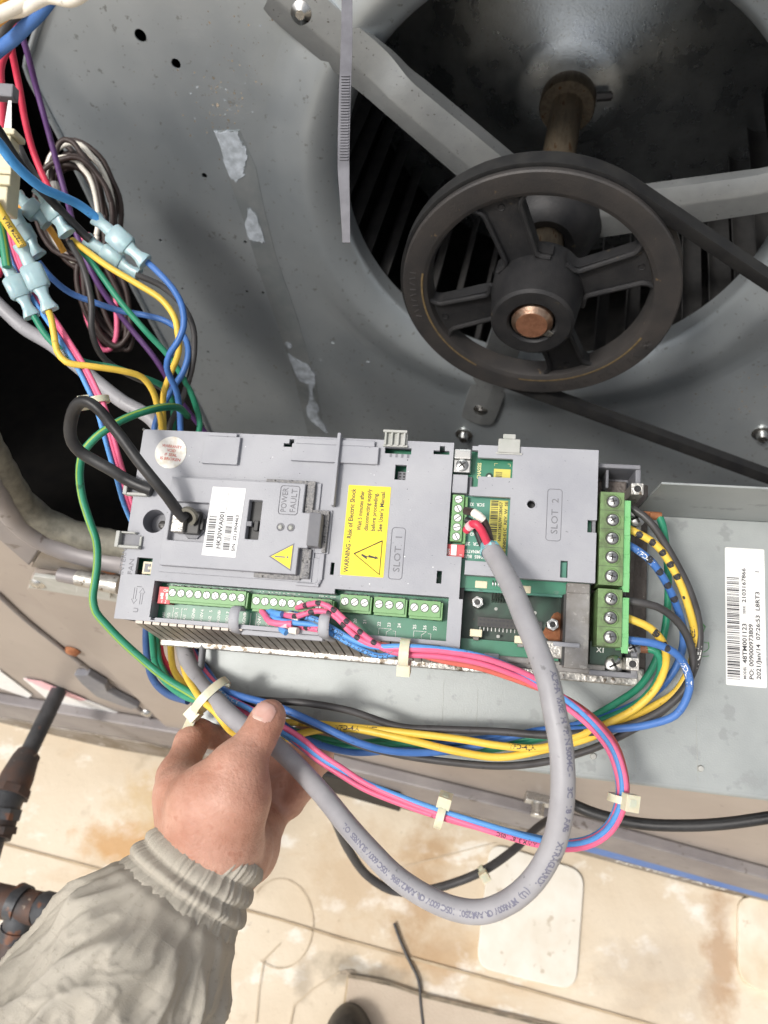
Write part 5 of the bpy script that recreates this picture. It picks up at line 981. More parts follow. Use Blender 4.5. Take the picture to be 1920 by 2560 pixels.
wire('harness_wire', 'red', [(10, 500, .62), (18, 545, .615), (20, 600, .612), (10, 650, .612), (-6, 690, .612)], .003, 'red wire hanging below the cream plug')
wire('harness_wire', 'red', [(36, 60, .62), (28, 111, .62), (37, 163, .63), (50, 228, .64), (62, 298, .65), (80, 369, .66), (101, 425, .665), (118, 462, .665), (126, 480, .665)], .0030, 'red wire slanting down to the grey wire nut')
wire('harness_wire', 'red', [(34, 70, .61), (22, 115, .60), (8, 140, .60), (0, 170, .60), (2, 220, .60), (6, 280, .60), (8, 350, .60)], .0036, 'red wire dropping into the cream plug at the left edge')
wire('harness_wire', 'purple', [(44, 40, .66), (54, 85, .66), (70, 138, .67), (91, 220, .69), (111, 293, .70), (131, 366, .71), (153, 448, .72), (172, 515, .72), (186, 570, .715), (240, 700, .72), (310, 800, .74), (390, 900, .75), (450, 1000, .77), (520, 1090, .80)], .0028, 'purple wire slanting down past the coil')
wire('harness_wire', 'org', [(20, 500, .62), (60, 520, .62), (100, 545, .625), (130, 580, .63), (160, 630, .64)], .0028, 'orange wire half hidden behind the connectors')
wire('harness_wire', 'blue', [(-20, 140, .42), (0, 122, .42), (32, 98, .415), (65, 66, .41), (98, 34, .405), (122, 3, .40), (150, -40, .40)], .0037, 'blurred blue wire crossing the top left corner')
wire('harness_wire', 'wht', [(-20, 48, .37), (0, 36, .37), (33, 20, .37), (68, 2, .37), (100, -20, .37)], .0034, 'blurred white wire entering the top left corner')
wire('harness_wire', 'wht', [(-10, 46, .385), (16, 33, .38), (49, 29, .375), (73, 16, .37), (98, 3, .37), (120, -6, .37), (146, -2, .37), (171, 3, .37), (195, -4, .37), (230, -30, .37)], .0029, 'blurred wavy white wire along the top edge')
wire('harness_wire', 'org', [(-20, 62, .40), (0, 46, .40), (22, 30, .40), (50, 12, .40), (90, -20, .40)], .003, 'blurred orange wire behind the white ones')
wire('harness_wire', 'yel', [(-20, 14, .40), (0, 2, .40), (20, -14, .40)], .003, 'blurred yellow wire cut by the top left corner')
wire('harness_wire', 'char', [(-20, 130, .44), (0, 94, .43), (14, 68, .43), (30, 45, .43), (54, 33, .43), (90, 10, .43), (130, -30, .43)], .003, 'blurred black wire between the white and blue ones')
# coil of brown wire hanging on the panel edge
COIL = thing('wire_coil', 'tangled coil of brown and white wire hanging beside the panel', 'wire coil', MX.Translation(P(200, 560, .78)))
rnd = random.Random(11); Ci = COIL.matrix_world.inverted()
for i in range(24):
    cx, cy = 178 + rnd.uniform(-8, 22) + i * 1.2, 520 + rnd.uniform(-14, 14); ax = 70 + rnd.uniform(-24, 30); ay = 150 + rnd.uniform(-50, 16); tl = R(-13 + rnd.uniform(-6, 6)); pts = []
    if i > 14: cx, cy, ax, ay = 255 + rnd.uniform(-14, 34), 735 + rnd.uniform(-15, 15), 40 + rnd.uniform(-14, 18), 135 + rnd.uniform(-20, 12); tl = R(-14 + rnd.uniform(-6, 6))
    for k in range(22):
        a = 2 * math.pi * k / 21 + .3 * i; x, y = ax * math.cos(a), ay * math.sin(a); pts.append(Ci @ P(cx + x * math.cos(tl) - y * math.sin(tl) + rnd.uniform(-3, 3), cy + x * math.sin(tl) + y * math.cos(tl) + rnd.uniform(-4, 4), .76 + .0035 * i * (1 if i < 15 else .6) + .015 * math.sin(a)))
    mb = MB(); mb.sweep(spline(pts, .008), .0028, 8); mb.build('wire_loop', 'w_' + ('wht' if i in (2, 6) else 'pink' if i == 17 else 'brn'), COIL, smooth=60)
mb = MB(); mb.sweep([Ci @ P(232, 655, .755), Ci @ P(262, 660, .755), Ci @ P(300, 668, .77)], .004, 10, flat=.5); mb.build('binding_tie', 'black', COIL)
# wire nut
m_ = thing('wire_nut', 'ribbed grey wire nut hanging at the end of the red wire', 'wire nut', MX.Translation(P(139, 468, .70)))
mb = MB(); p0, p1 = P(136, 456, .70), P(143, 500, .70); o_ = P(139, 468, .70)
mb.sweep([p0 - o_, p0.lerp(p1, .15) - o_, p0.lerp(p1, .9) - o_, p1 - o_], [.0035, .0042, .0056, .0058], 10); mb.build('ribbed_cap', 'dirt_pl', m_)
# push-on connectors
def spade(xh, xt, d, hw, label, flip=0):
    a, b = P(*xh, d), P(*xt, d + .004); ax = (b - a); ln = ax.length; ax.normalize(); z = (CAMM.translation - a).normalized(); z = (z - ax * z.dot(ax)).normalized(); x = ax.cross(z); z = (z + x * flip).normalized(); x = ax.cross(z)
    root = thing('wire_connector', label, 'connector', frame(a, x, ax, z), 'pale blue push-on wire connectors')
    def body(name, m, secs, n=14):
        mb = MB(); vs = []
        for t, w_, th in secs:
            for k in range(n):
                an = 2 * math.pi * k / n; c, s = math.cos(an), math.sin(an); pw = .55
                vs.append((math.copysign(abs(c) ** pw, c) * w_, t * ln, math.copysign(abs(s) ** pw, s) * th))
        mb.add(vs, [(i * n + k, i * n + (k + 1) % n, (i + 1) * n + (k + 1) % n, (i + 1) * n + k) for i in range(len(secs) - 1) for k in range(n)] + [tuple(range(n - 1, -1, -1)), tuple(range((len(secs) - 1) * n, len(secs) * n))]); return mb.build(name, m, root, smooth=40)
    body('housing', 'nylon', [(.31, hw * .82, .0045), (.34, hw, .0055), (.62, hw, .0055), (.66, hw * .8, .0045)])
    body('entry_sleeve', 'nylon', [(0, .0060, .0050), (.04, .0056, .0048), (.12, .0044, .0040), (.31, .0050, .0036)])
    body('exit_sleeve', 'nylon', [(.655, .0060, .0036), (.76, .0042, .0036), (.86, .0046, .0042), (.97, .0068, .0052), (1.0, .0066, .0050)])
    body('metal_blade', 'brass', [(.10, .0026, .0024), (.5, .0034, .0010), (.9, .0026, .0024)])
for i, (h, t, d, hw, f_) in enumerate((((240, 546), (364, 656), .588, .0098, 0), ((216, 598), (346, 690), .61, .0090, .3), ((98, 470), (168, 586), .592, .0084, .5), ((44, 490), (120, 560), .612, .0098, 0), ((34, 530), (96, 640), .605, .0072, .6), ((52, 614), (126, 776), .574, .0098, .1), ((8, 648), (82, 792), .586, .0098, 0))):
    spade(h, t, d, hw * .88, ('pale blue connector joining the sky-blue wire to the blue wire', 'pale blue connector behind and below the sky-blue wire joint', 'pale blue connector narrow side on, between black wires', 'pale blue connector partly hidden beside the cream plug', 'slim pale blue connector seen edge-on left of the yellow joint', 'pale blue connector on the yellow wire', 'pale blue connector on the green striped wire, lowest at the left edge')[i], f_)
# cream plug
CP = thing('plug_connector', 'cream nylon multi-pin plug at the left edge', 'plug', CAMM @ MX.Translation(ray(8, 440) * .57) @ MX.Rotation(R(-4), 4, 'Z'))
mb = MB(); mb.box((-.02, -.030, -.008), (.0095, .012, .010)); mb.build('lower_shell', 'cream', CP, bevel=.0012)
mb = MB(); mb.box((-.02, .0125, -.006), (.0080, .028, .008)); mb.box((-.02, .028, -.008), (.0115, .0325, .010)); mb.build('upper_shell', 'cream', CP, bevel=.0012)
mb = MB(); mb.box((-.004, -.012, .0105), (.013, .0075, .0140)); mb.box((.003, -.005, .0145), (.0145, -.001, .0165)); mb.build('latch', 'cream', CP, bevel=.0009)
mb = MB(); mb.box((-.02, .058, -.004), (.006, .068, .006)); mb.build('wire_clip', 'plastic_d', CP, bevel=.001)
mb = MB(); mb.add([(.0, .034, .004), (.006, .034, .004), (.0045, .056, .004), (.002, .056, .004)], [(0, 1, 2, 3)]); mb.build('wire_flag', 'white', CP)
# dark cut tube left of the tray
wire('tube_stub', 'dgry', [(509, 1600, -70), (503, 1660, -66), (492, 1730, -62), (482, 1780, -60), (477, 1806, -60)], .0042, 'dark grey tube with a cut end behind the cable tie', 'tube', n=14, flat=.6)
# hanging cables near the cabinet foot
wire('conduit_cable', 'char', [(800, 1960, .80), (838, 2050, .84), (872, 2125, .87), (920, 2190, .89), (985, 2227, .90), (1050, 2228, .90), (1130, 2209, .90), (1210, 2176, .90), (1280, 2128, .92), (1340, 2072, .95), (1390, 2040, 1.0), (1440, 2015, 1.05)], .0052, 'dark cable sagging in front of the cabinet foot', 'cable', n=14)
wire('conduit_cable', 'blk', [(1400, 1990, .70), (1437, 2013, .68), (1500, 2038, .67), (1600, 2059, .66), (1700, 2064, .65), (1800, 2060, .64), (1920, 2044, .63), (2050, 2020, .62)], .0052, 'glossy black cable running right below the tray', 'cable', n=16)

# ================================================================== cable ties
def tie(c, d, axis_to, ra, rb, label, wid=.0034, head=0., tail=0., headsz=(.0042, .0036, .0048), m='tie', tdir=None):
    o = pt((*c, d)); ax = (pt((*axis_to, d)) - o).normalized(); z = (CAMM.translation - o).normalized(); z = (z - ax * z.dot(ax)).normalized(); x = ax.cross(z)
    root = thing('cable_tie', label, 'cable tie', frame(o, x, ax, z)); mb = MB(); vs = []; n = 40
    for k in range(n):
        a = 2 * math.pi * k / n; c_, s_ = math.cos(a), math.sin(a)
        for r_, y in ((1, -wid / 2), (1, wid / 2), (1 + .0011 / ra, wid / 2), (1 + .0011 / ra, -wid / 2)): vs.append((ra * r_ * c_, y, rb * r_ * s_))
    mb.add(vs, [(k * 4 + j, ((k + 1) % n) * 4 + j, ((k + 1) % n) * 4 + (j + 1) % 4, k * 4 + (j + 1) % 4) for k in range(n) for j in range(4)]); mb.build('strap', m, root, smooth=40)
    h = R(head); hp = V(((ra + .001) * math.cos(h), 0, (rb + .001) * math.sin(h))); mb = MB(); mb.box((-headsz[0], -headsz[1], -headsz[2] / 2), (headsz[0], headsz[1], headsz[2])); mb.box((-headsz[0] * .5, -headsz[1] * .5, headsz[2]), (headsz[0] * .5, headsz[1] * .4, headsz[2] * 1.05)); mb.xf(MX.Translation(hp) @ MX.Rotation(math.pi / 2 - h, 4, 'Y')); mb.build('head', m, root, bevel=.0006)
    if tail:
        mb = MB(); t0 = hp; td = V(tdir).normalized(); s_ = td.cross(V((0, 0, 1))).normalized() * wid * .55
        mb.add([t0 + s_, t0 - s_, t0 + td * tail - s_ * .9, t0 + td * tail + s_ * .9, t0 + s_ + V((0, 0, .0013)), t0 - s_ + V((0, 0, .0013)), t0 + td * tail - s_ * .9 + V((0, 0, .0013)), t0 + td * tail + s_ * .9 + V((0, 0, .0013))], [(0, 1, 2, 3), (7, 6, 5, 4), (0, 4, 5, 1), (1, 5, 6, 2), (2, 6, 7, 3), (3, 7, 4, 0)]); mb.build('tail', m, root)
    return root
tie((528, 1740), -38, (575, 1790), .0150, .0125, 'cream cable tie holding the whole bundle beside the hand', .0060, -12, .0150, (.0050, .0045, .0055), tdir=(.92, .40, .1))
tie((1012, 1632), 7, (1080, 1638), .0080, .0066, 'cream cable tie on the control wires below the last green terminals', .0062, -20, 0, (.0050, .0042, .0052))
tie((1102, 2036), -10, (1170, 2060), .0076, .0070, 'cream cable tie in the middle of the lower wire run', .0050, 150, 0, (.0045, .0042, .0050))
tie((1556, 1998), -20, (1551, 2040), .0080, .0070, 'cream cable tie with square head on the right of the control loop', .0046, 118, 0, (.0044, .0050, .0048))
tie((1208, 2180), .90, (1270, 2140), .0068, .0062, 'small weathered cable tie on the sagging dark cable', .006, 60, 0, (.006, .005, .006))
tie((244, 1002), .580, (254, 1040), .0080, .0070, 'cream cable tie on the pink and blue wires above the keypad cable', .005, 10, 0, (.0050, .0048, .0056))
tie((172, 884), .592, (200, 915), .0064, .0055, 'clear cable tie on the wires beside the yellow bend', .0045, 60, 0, (.003, .003, .003), 'nylon_c')
# long dark tie hanging in front of the blower
hp = [P(868, -80, .43), P(867, 100, .43), P(862, 250, .43), P(859, 420, .43), P(863, 520, .432), P(866, 608, .436)]; o_ = hp[0]
HT = thing('cable_tie', 'long dark grey cable tie hanging in front of the blower inlet', 'cable tie', MX.Translation(hp[3]))
zz = -(CAMM.to_3x3() @ V((0, 0, -1))); vs = []; mb = MB(); pth = spline(hp, .004); fr3 = frames(pth); xx = CAMM.to_3x3() @ V((1, 0, 0))
for i, p in enumerate(pth):
    f_ = i / (len(pth) - 1); wd = .0030 + .0004 * math.sin(f_ * 3) if f_ < .74 else .0034 - .0012 * (f_ - .74) / .26
    q = p - hp[3]; vs += [q - xx * wd, q + xx * wd, q + xx * wd + zz * .0012, q - xx * wd + zz * .0012]
mb.add(vs, [(i * 4 + j, i * 4 + (j + 1) % 4, (i + 1) * 4 + (j + 1) % 4, (i + 1) * 4 + j) for i in range(len(pth) - 1) for j in range(4)] + [(0, 1, 2, 3), (len(vs) - 1, len(vs) - 2, len(vs) - 3, len(vs) - 4)]); mb.build('strap', 'tie_blk', HT)
mb = MB()
for k in range(30):
    y = 190 + k * 7.2; q = P(863.4 - (y - 190) * .018, y, .4284) - hp[3]; uu = (P(863, y + 4, .43) - P(863, y, .43)).normalized(); a = xx * .0023; b = uu * .0005
    mb.add([q - a - b, q + a - b, q + a + b, q - a + b, q - a - b + zz * .0006, q + a - b + zz * .0006, q + a + b + zz * .0006, q - a + b + zz * .0006], [(3, 2, 1, 0), (4, 5, 6, 7), (0, 1, 5, 4), (1, 2, 6, 5), (2, 3, 7, 6), (3, 0, 4, 7)])
o = mb.build('ratchet_teeth', 'tie_blk', HT); o['kind'] = 'stuff'

# ================================================================== gas pipe at the lower left
GP = thing('gas_pipe', 'rusty black iron gas pipe with union and tee at the lower left', 'pipe', MX.Translation(P(40, 1980, 1.1)))
Gi = GP.matrix_world.inverted(); gpnt = lambda x, y, d: Gi @ P(x, y, d)
def pp_(name, pts, rad, m, n=20):
    rad = [q * .82 for q in rad] if hasattr(rad, '__len__') else rad * .82; mb = MB(); mb.sweep([gpnt(*p) for p in pts], rad, n); return mb.build(name, m, GP, smooth=40)
pp_('pipe', [(150, 1720, 1.22), (60, 1905, 1.12)], .0155, 'pipe'); pp_('reducer', [(72, 1885, 1.13), (62, 1900, 1.122), (42, 1945, 1.10), (30, 1975, 1.09)], [.022, .024, .029, .029], 'pipe_r')
pp_('union_nut', [(32, 1972, 1.092), (24, 1990, 1.085)], .034, 'pipe_r', 8); pp_('pipe', [(26, 1985, 1.086), (8, 2030, 1.07)], .026, 'pipe'); pp_('union_nut', [(12, 2020, 1.072), (4, 2048, 1.066)], .031, 'pipe', 8); pp_('pipe', [(4, 2045, 1.066), (-14, 2095, 1.05)], .027, 'pipe_r'); pp_('flange_ring', [(-6, 2066, 1.058), (-10, 2085, 1.054)], .034, 'pipe_r', 8); pp_('pipe', [(-12, 2085, 1.05), (-30, 2150, 1.03)], .018, 'pipe')
pp_('tee', [(-60, 2238, 1.0), (20, 2256, .99), (98, 2272, .98)], .025, 'pipe_r'); pp_('tee_collar', [(36, 2252, .988), (58, 2262, .985)], .0285, 'pipe'); pp_('end_cap', [(96, 2266, .98), (110, 2272, .978), (146, 2284, .973), (150, 2285, .972)], [.023, .0275, .0285, .024], 'pipe', 10)
pp_('tee_branch', [(52, 2270, .985), (46, 2310, .985), (42, 2330, .985)], .0235, 'pipe'); pp_('coupling', [(44, 2316, .985), (38, 2342, .985)], .0262, 'pipe'); pp_('elbow', [(38, 2338, .985), (30, 2370, .985), (28, 2400, .98), (46, 2424, .975), (80, 2428, .975), (120, 2420, .975), (150, 2412, .975)], [.022, .024, .027, .027, .024, .022, .022], 'pipe_r')

# ================================================================== person: left hand reaching in, jacket sleeve
PE = thing('person', 'left hand in a grey-beige jacket cuff gripping the wire bundle', 'person', MX.Translation(P(530, 2050, .47)))
Pi_ = PE.matrix_world.inverted()
def hp_(x, y, d): return Pi_ @ P(x, y, d)
# tapered segments: (x, y, depth, radius mm) pairs, blend mm
SEG = [
 # forearm and wrist
 ((400, 2330, .445, 22), (515, 2130, .458, 21), 14), ((440, 2360, .455, 20), (578, 2152, .474, 19), 14), ((508, 2108, .458, 21), (574, 2140, .474, 20), 14),
 # thumb side of the hand
 ((520, 2125, .460, 21), (520, 2010, .455, 24), 14), ((478, 2085, .466, 18), (455, 1985, .478, 18), 14), ((560, 2090, .455, 24), (585, 1985, .450, 20), 14), ((585, 1985, .450, 20), (597, 1915, .452, 15), 12), ((525, 2015, .458, 21), (590, 1930, .455, 13.5), 11),
 ((597, 1915, .452, 13.2), (646, 1842, .462, 10.6), 7), ((646, 1842, .462, 10.6), (668, 1800, .468, 10.2), 6), ((668, 1800, .468, 10.2), (676, 1786, .471, 9.4), 5),
 # index: knuckle, first bone, then bending away behind the bundle
 ((470, 2030, .478, 17), (445, 1940, .495, 12.5), 11), ((445, 1940, .495, 12.5), (478, 1856, .522, 10.6), 7), ((478, 1856, .522, 10.6), (497, 1834, .535, 9.8), 6), ((497, 1834, .535, 9.8), (560, 1848, .555, 8.8), 5), ((560, 1848, .555, 8.8), (610, 1835, .548, 8), 5),
 # web between thumb and index
 ((470, 2005, .478, 13), (548, 1985, .468, 12), 11),
 # palm behind
 ((520, 2040, .50, 20), (560, 1990, .545, 15), 14), ((590, 2110, .49, 22), (640, 2060, .545, 17), 14), ((565, 2125, .485, 20), (618, 2120, .51, 18), 14), ((620, 2145, .505, 16), (655, 2060, .55, 15), 12), ((560, 1990, .545, 15), (640, 2040, .558, 15), 12),
 # middle, ring and little finger curling up beyond the bundle
 ((560, 1978, .546, 12.5), (678, 1905, .564, 11), 5), ((678, 1905, .564, 11), (746, 1862, .552, 10), 4), ((746, 1862, .552, 10), (764, 1834, .536, 9), 4),
 ((615, 2022, .552, 13), (732, 1954, .562, 11.4), 4), ((732, 1954, .562, 11.4), (796, 1896, .548, 10.4), 4), ((796, 1896, .548, 10.4), (808, 1866, .534, 9.2), 4),
 ((640, 2062, .552, 13), (722, 2006, .558, 10.8), 4), ((722, 2006, .558, 10.8), (770, 1954, .546, 9.6), 4)]
CRE = [((632, 1836, .449), (662, 1852, .449), 1.0), ((630, 1845, .4485), (658, 1861, .4485), .9), ((636, 1828, .450), (664, 1843, .4505), .8)]
def hand_mesh(vox=.0016):
    A = [hp_(*s[0][:3]) for s in SEG] + [hp_(*s[1][:3]) for s in SEG]
    lo = np.array([min(p[i] for p in A) for i in range(3)]) - .034; hi = np.array([max(p[i] for p in A) for i in range(3)]) + .034
    nx = np.ceil((hi - lo) / vox).astype(int) + 1
    g = np.stack(np.meshgrid(*[lo[i] + vox * np.arange(nx[i]) for i in range(3)], indexing='ij'), -1).astype(np.float32); D = np.full(g.shape[:3], 1.0, np.float32)
    for (a, b, k) in SEG:
        pa, pb = np.array(hp_(*a[:3]), np.float32), np.array(hp_(*b[:3]), np.float32); ra, rb = a[3] / 1000, b[3] / 1000; ba = pb - pa
        l0 = np.minimum(pa, pb) - .075; l1 = np.maximum(pa, pb) + .075; i0 = np.clip(((l0 - lo) / vox).astype(int), 0, nx); i1 = np.clip(((l1 - lo) / vox).astype(int) + 1, 0, nx)
        sl = tuple(slice(i0[i], i1[i]) for i in range(3)); q = g[sl] - pa; t = np.clip((q @ ba) / max(1e-9, ba @ ba), 0, 1); d = np.linalg.norm(q - t[..., None] * ba, axis=-1) - (ra + (rb - ra) * t)
        k = k / 1000; c = D[sl]; h = np.maximum(k - np.abs(c - d), 0) / k; D[sl] = np.minimum(c, d) - h * h * k * .25
    for (a, b, r) in CRE:
        pa, pb = np.array(hp_(*a), np.float32), np.array(hp_(*b), np.float32); ba = pb - pa; l0 = np.minimum(pa, pb) - .02; l1 = np.maximum(pa, pb) + .02; i0 = np.clip(((l0 - lo) / vox).astype(int), 0, nx); i1 = np.clip(((l1 - lo) / vox).astype(int) + 1, 0, nx)
        sl = tuple(slice(i0[i], i1[i]) for i in range(3)); q = g[sl] - pa; t = np.clip((q @ ba) / (ba @ ba), 0, 1); d = r / 1000 - np.linalg.norm(q - t[..., None] * ba, axis=-1); k = .0022; c = D[sl]; h = np.maximum(k - np.abs(c - d), 0) / k; D[sl] = np.maximum(c, d) + h * h * k * .25
    # surface nets
    S = D < 0; sh = np.array(D.shape) - 1; cnt = np.zeros(sh, np.int8); acc = np.zeros((*sh, 3), np.float32); ne = np.zeros(sh, np.float32)
    cs = [(i, j, k) for i in (0, 1) for j in (0, 1) for k in (0, 1)]; vw = lambda c: tuple(slice(c[i], c[i] + sh[i]) for i in range(3))
    for c in cs: cnt += S[vw(c)]
    act = (cnt > 0) & (cnt < 8)
    for c in cs:
        for ax in range(3):
            if c[ax]: continue
            c2 = list(c); c2[ax] = 1; a, b = D[vw(c)], D[vw(c2)]; m = ((a < 0) != (b < 0)) & act; t = np.where(m, a / np.where(m, a - b, 1), 0)
            for q in range(3): acc[..., q] += np.where(m, c[q] + (t if q == ax else 0), 0)
            ne += m
    idx = -np.ones(sh, int); ii = np.argwhere(act); idx[act] = np.arange(len(ii)); vs = lo + vox * (ii + acc[act] / np.maximum(ne[act], 1)[:, None]); fs = []
    for ax in range(3):
        b_, c_ = [(1, 2), (2, 0), (0, 1)][ax]; e0 = [slice(0, n) for n in D.shape]; e1 = list(e0); e0[ax] = slice(0, -1); e1[ax] = slice(1, None); m = S[tuple(e0)] != S[tuple(e1)]; pts = np.argwhere(m); pts = pts[(pts[:, b_] > 0) & (pts[:, c_] > 0) & (pts[:, b_] < sh[b_]) & (pts[:, c_] < sh[c_])]
        q = []
        for db, dc in ((1, 1), (0, 1), (0, 0), (1, 0)):
            r_ = pts.copy(); r_[:, b_] -= db; r_[:, c_] -= dc; q.append(idx[r_[:, 0], r_[:, 1], r_[:, 2]])
        q = np.stack(q, 1); fl = S[tuple(e0)][tuple(pts.T)]; q[~fl] = q[~fl][:, ::-1]; fs.append(q)
    return vs, np.concatenate(fs)
vs, fs = hand_mesh()
me = bpy.data.meshes.new('hand'); me.from_pydata([tuple(map(float, v)) for v in vs], [], [tuple(map(int, f)) for f in fs]); b = bmesh.new(); b.from_mesh(me)
for _ in range(3): bmesh.ops.smooth_vert(b, verts=b.verts, factor=.5, use_axis_x=True, use_axis_y=True, use_axis_z=True)
bmesh.ops.recalc_face_normals(b, faces=b.faces); b.to_mesh(me); me.shade_smooth()
hand = link('hand', me, 'skin', PE)
# thumbnail laid on the thumb tip
from mathutils.bvhtree import BVHTree
bv = BVHTree.FromBMesh(b); ori = Pi_ @ CAMM.translation
def onhand(x, y, lift):
    d = (Pi_.to_3x3() @ (CAMM.to_3x3() @ ray(x, y))).normalized(); h = bv.ray_cast(ori, d); return None if h[0] is None else h[0] + h[1] * lift
def nailpatch(name, m, cx, cy, rx, ry, rot, lift, v0=-1., v1=1.):
    mb = MB(); n = 12; ids = {}; c, s = math.cos(R(rot)), math.sin(R(rot))
    for i in range(n + 1):
        for j in range(n + 1):
            u, v = -1 + 2 * i / n, v0 + (v1 - v0) * j / n; uu = u * (1 - .12 * v * v) ; x, y = cx + rx * uu * c - ry * v * s, cy + rx * uu * s + ry * v * c
            if abs(u) ** 2.6 + abs(v) ** 3.2 > 1.35: continue
            p = onhand(x, y, lift * (1 - .5 * max(abs(u), abs(v)) ** 4))
            if p is not None: ids[i, j] = len(mb.v); mb.v.append(p)
    for i in range(n):
        for j in range(n):
            q = [(i, j), (i + 1, j), (i + 1, j + 1), (i, j + 1)]
            if all(k in ids for k in q): mb.f.append(tuple(ids[k] for k in q)); mb.m.append(0)
    return mb.build(name, m, hand, smooth=180)
nailpatch('thumbnail', 'nail', 660, 1780, 27, 24, 28, .0009)
nailpatch('nail_edge', 'nailtip', 646, 1796, 15, 5, 22, .0009)
b.free()
# sleeve
axis = spline([hp_(566, 2066, .470), hp_(528, 2124, .463), hp_(472, 2210, .455), hp_(400, 2318, .443), hp_(310, 2450, .428), hp_(210, 2600, .41), hp_(60, 2820, .385)], .0016)
fr = frames(axis, (1, 0, 0)); cum = [0.]
for i in range(1, len(axis)): cum.append(cum[-1] + (axis[i] - axis[i - 1]).length)
NS = 288
def sleeve(name, m, s0, s1, rad, disp, ref_thick=.0):
    mb = MB(); ii = [i for i in range(len(axis)) if s0 <= cum[i] <= s1]; vs = []
    for i in ii:
        s = cum[i]; t, a, b2 = fr[i]
        for k in range(NS):
            an = 2 * math.pi * k / NS; rx, ry = rad(s); d = disp(s, an); vs.append(axis[i] + a * ((rx + d) * math.cos(an)) + b2 * ((ry + d) * math.sin(an)))
    n = len(ii); mb.add(vs, [(i * NS + k, i * NS + (k + 1) % NS, (i + 1) * NS + (k + 1) % NS, (i + 1) * NS + k) for i in range(n - 1) for k in range(NS)])
    return mb.build(name, m, PE, smooth=180)
def lerp(a, b, t): return a + (b - a) * min(1, max(0, t))
def sst(a, b, x): t = min(1, max(0, (x - a) / (b - a))); return t * t * (3 - 2 * t)
C0, C1 = .008, .058
def cuff_r(s): q = sst(C0 - .002, C0 + .004, s); return (.0355 - .0020 * (1 - q) + .006 * sst(.015, .045, s), .0345 - .0020 * (1 - q) + .006 * sst(.015, .045, s))
def cuff_d(s, an):
    n1 = NZ.noise(V((math.cos(an) * 5, math.sin(an) * 5, s * 25))); n2 = NZ.noise(V((math.cos(an) * 16, math.sin(an) * 16, s * 40 + 5)))
    pl = -abs(math.sin(an * 21 + 3.0 * n1 + 1.4 * n2)) ** .6 * .0016 + abs(n2) * .0009
    st = sum(math.exp(-((s - q) / .0012) ** 2) for q in (C0 + .012, C0 + .0235, C0 + .035))
    return pl * (1 - .35 * st) - .0014 * st + .0016 * math.sin((s - C0) / .012 * math.pi) ** 2
sleeve('jacket_cuff', 'cloth', C0, C1, cuff_r, cuff_d)
def slv_r(s): q = sst(.046, .085, s); q2 = sst(.044, .054, s); base = .0385 + .0060 * q2 + .0085 * q + .012 * sst(.07, .24, s); return (base + .003 * q, base - .001)
def slv_d(s, an):
    c, n = math.cos(an), math.sin(an)
    a = NZ.noise(V((c * 1.5 + 3, n * 1.5, s * 13))) * .0080; b_ = NZ.noise(V((c * 2.6, n * 2.6 + 7, s * 30 + c * 2))) ; f2 = NZ.noise(V((c * 2.0 + 9, n * 2.0, s * 14 + n * 1.5)))
    fold = (1 - abs(b_) * 2.4) * .0024; fold2 = max(0, 1 - abs(f2) * 4.5) * .0055
    g = math.sin(an * 18 + 4 * b_) * .0009 * max(0, 1 - (s - .046) / .03)
    cr = NZ.noise(V((c * 6, n * 6 + 2, s * 70 + b_ * 2))); fine = (max(0, .35 - abs(cr)) / .35) ** 2 * .0013 + NZ.noise(V((c * 14, n * 14, s * 150))) * .0002
    return (a + fold + fold2 + fine) * sst(.048, .08, s) + g
sleeve('jacket_sleeve', 'cloth', .0455, cum[-1], slv_r, slv_d)
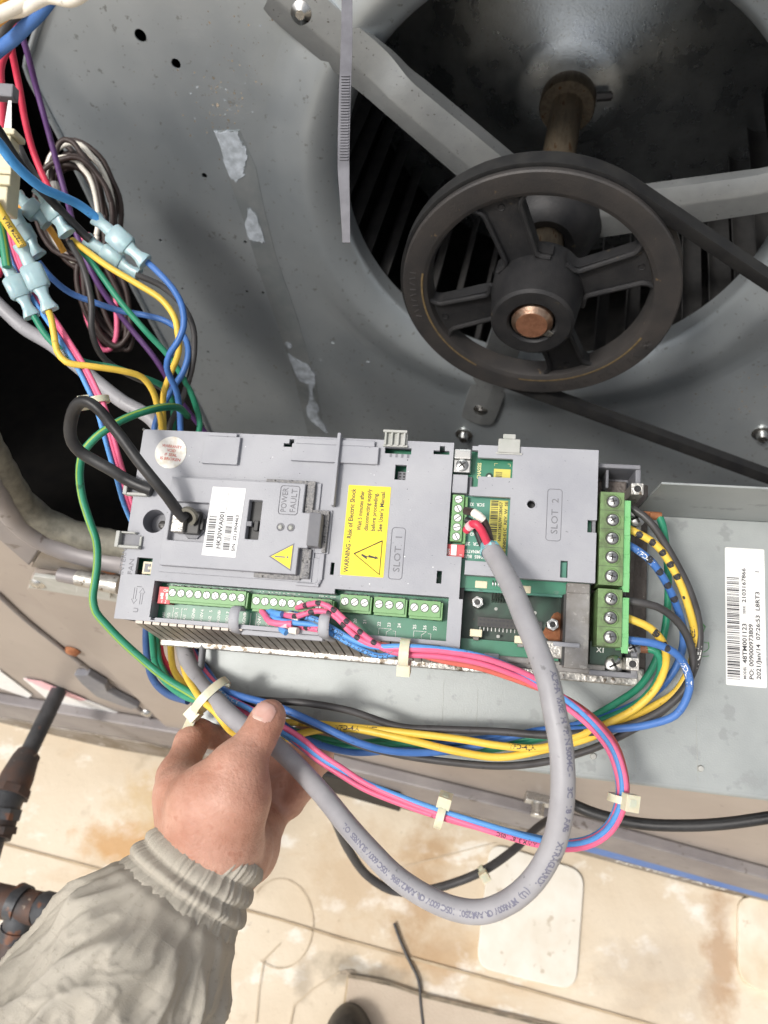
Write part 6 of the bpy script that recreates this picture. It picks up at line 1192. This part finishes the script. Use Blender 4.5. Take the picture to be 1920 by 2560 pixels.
# stitched seams on the cuff
def ringline(s, rr, m, r=.00022, nm='stitching'):
    i = int(np.searchsorted(cum, s)); t, a, b2 = fr[i]; pts = []
    for k in range(0, NS + 1, 1):
        an = 2 * math.pi * k / NS; rx, ry = cuff_r(s); d = cuff_d(s, an) + rr; pts.append(axis[i] + a * ((rx + d) * math.cos(an)) + b2 * ((ry + d) * math.sin(an)))
    mb = MB()
    for k in range(0, NS - 2, 3): mb.sweep([pts[k], pts[k + 1], pts[k + 2]], r, 5)
    o = mb.build(nm, m, PE); o['kind'] = 'stuff'
for q in (.012, .0235, .035): ringline(C0 + q, .0001, 'thread')
# ripstop threads woven into the sleeve
mb = MB()
for q in np.arange(.064, cum[-1] - .004, .0105):
    i = int(np.searchsorted(cum, q)); t, a, b2 = fr[i]; rx, ry = slv_r(cum[i]); pts = []
    for k in range(0, NS + 1, 2):
        an = 2 * math.pi * k / NS; d = slv_d(cum[i], an) + .00004; pts.append(axis[i] + a * ((rx + d) * math.cos(an)) + b2 * ((ry + d) * math.sin(an)))
    mb.sweep(pts, .00007, 5)
for k in range(0, NS, 18):
    an = 2 * math.pi * k / NS; pts = []
    for i in range(len(axis)):
        if .062 < cum[i] < .27:
            t, a, b2 = fr[i]; rx, ry = slv_r(cum[i]); d = slv_d(cum[i], an) + .00003; pts.append(axis[i] + a * ((rx + d) * math.cos(an)) + b2 * ((ry + d) * math.sin(an)))
    mb.sweep(pts, .00006, 4)
o = mb.build('ripstop_threads', 'thread', PE); o['kind'] = 'stuff'
# toe of a shoe on the roof
mb = MB(); c = G(868, 2668, .05); vs = []
for i in range(13):
    ph = math.pi / 2 * i / 12
    for k in range(40):
        a = 2 * math.pi * k / 40; vs.append(c + V((.048 * math.cos(a) * math.cos(ph) ** .7, .085 * math.sin(a) * math.cos(ph) ** .7, -.05 + .075 * math.sin(ph))))
mb.add(vs, [(i * 40 + k, i * 40 + (k + 1) % 40, (i + 1) * 40 + (k + 1) % 40, (i + 1) * 40 + k) for i in range(12) for k in range(40)]); mb.v = [Pi_ @ v for v in mb.v]; mb.build('shoe', 'shoe', PE, smooth=180)
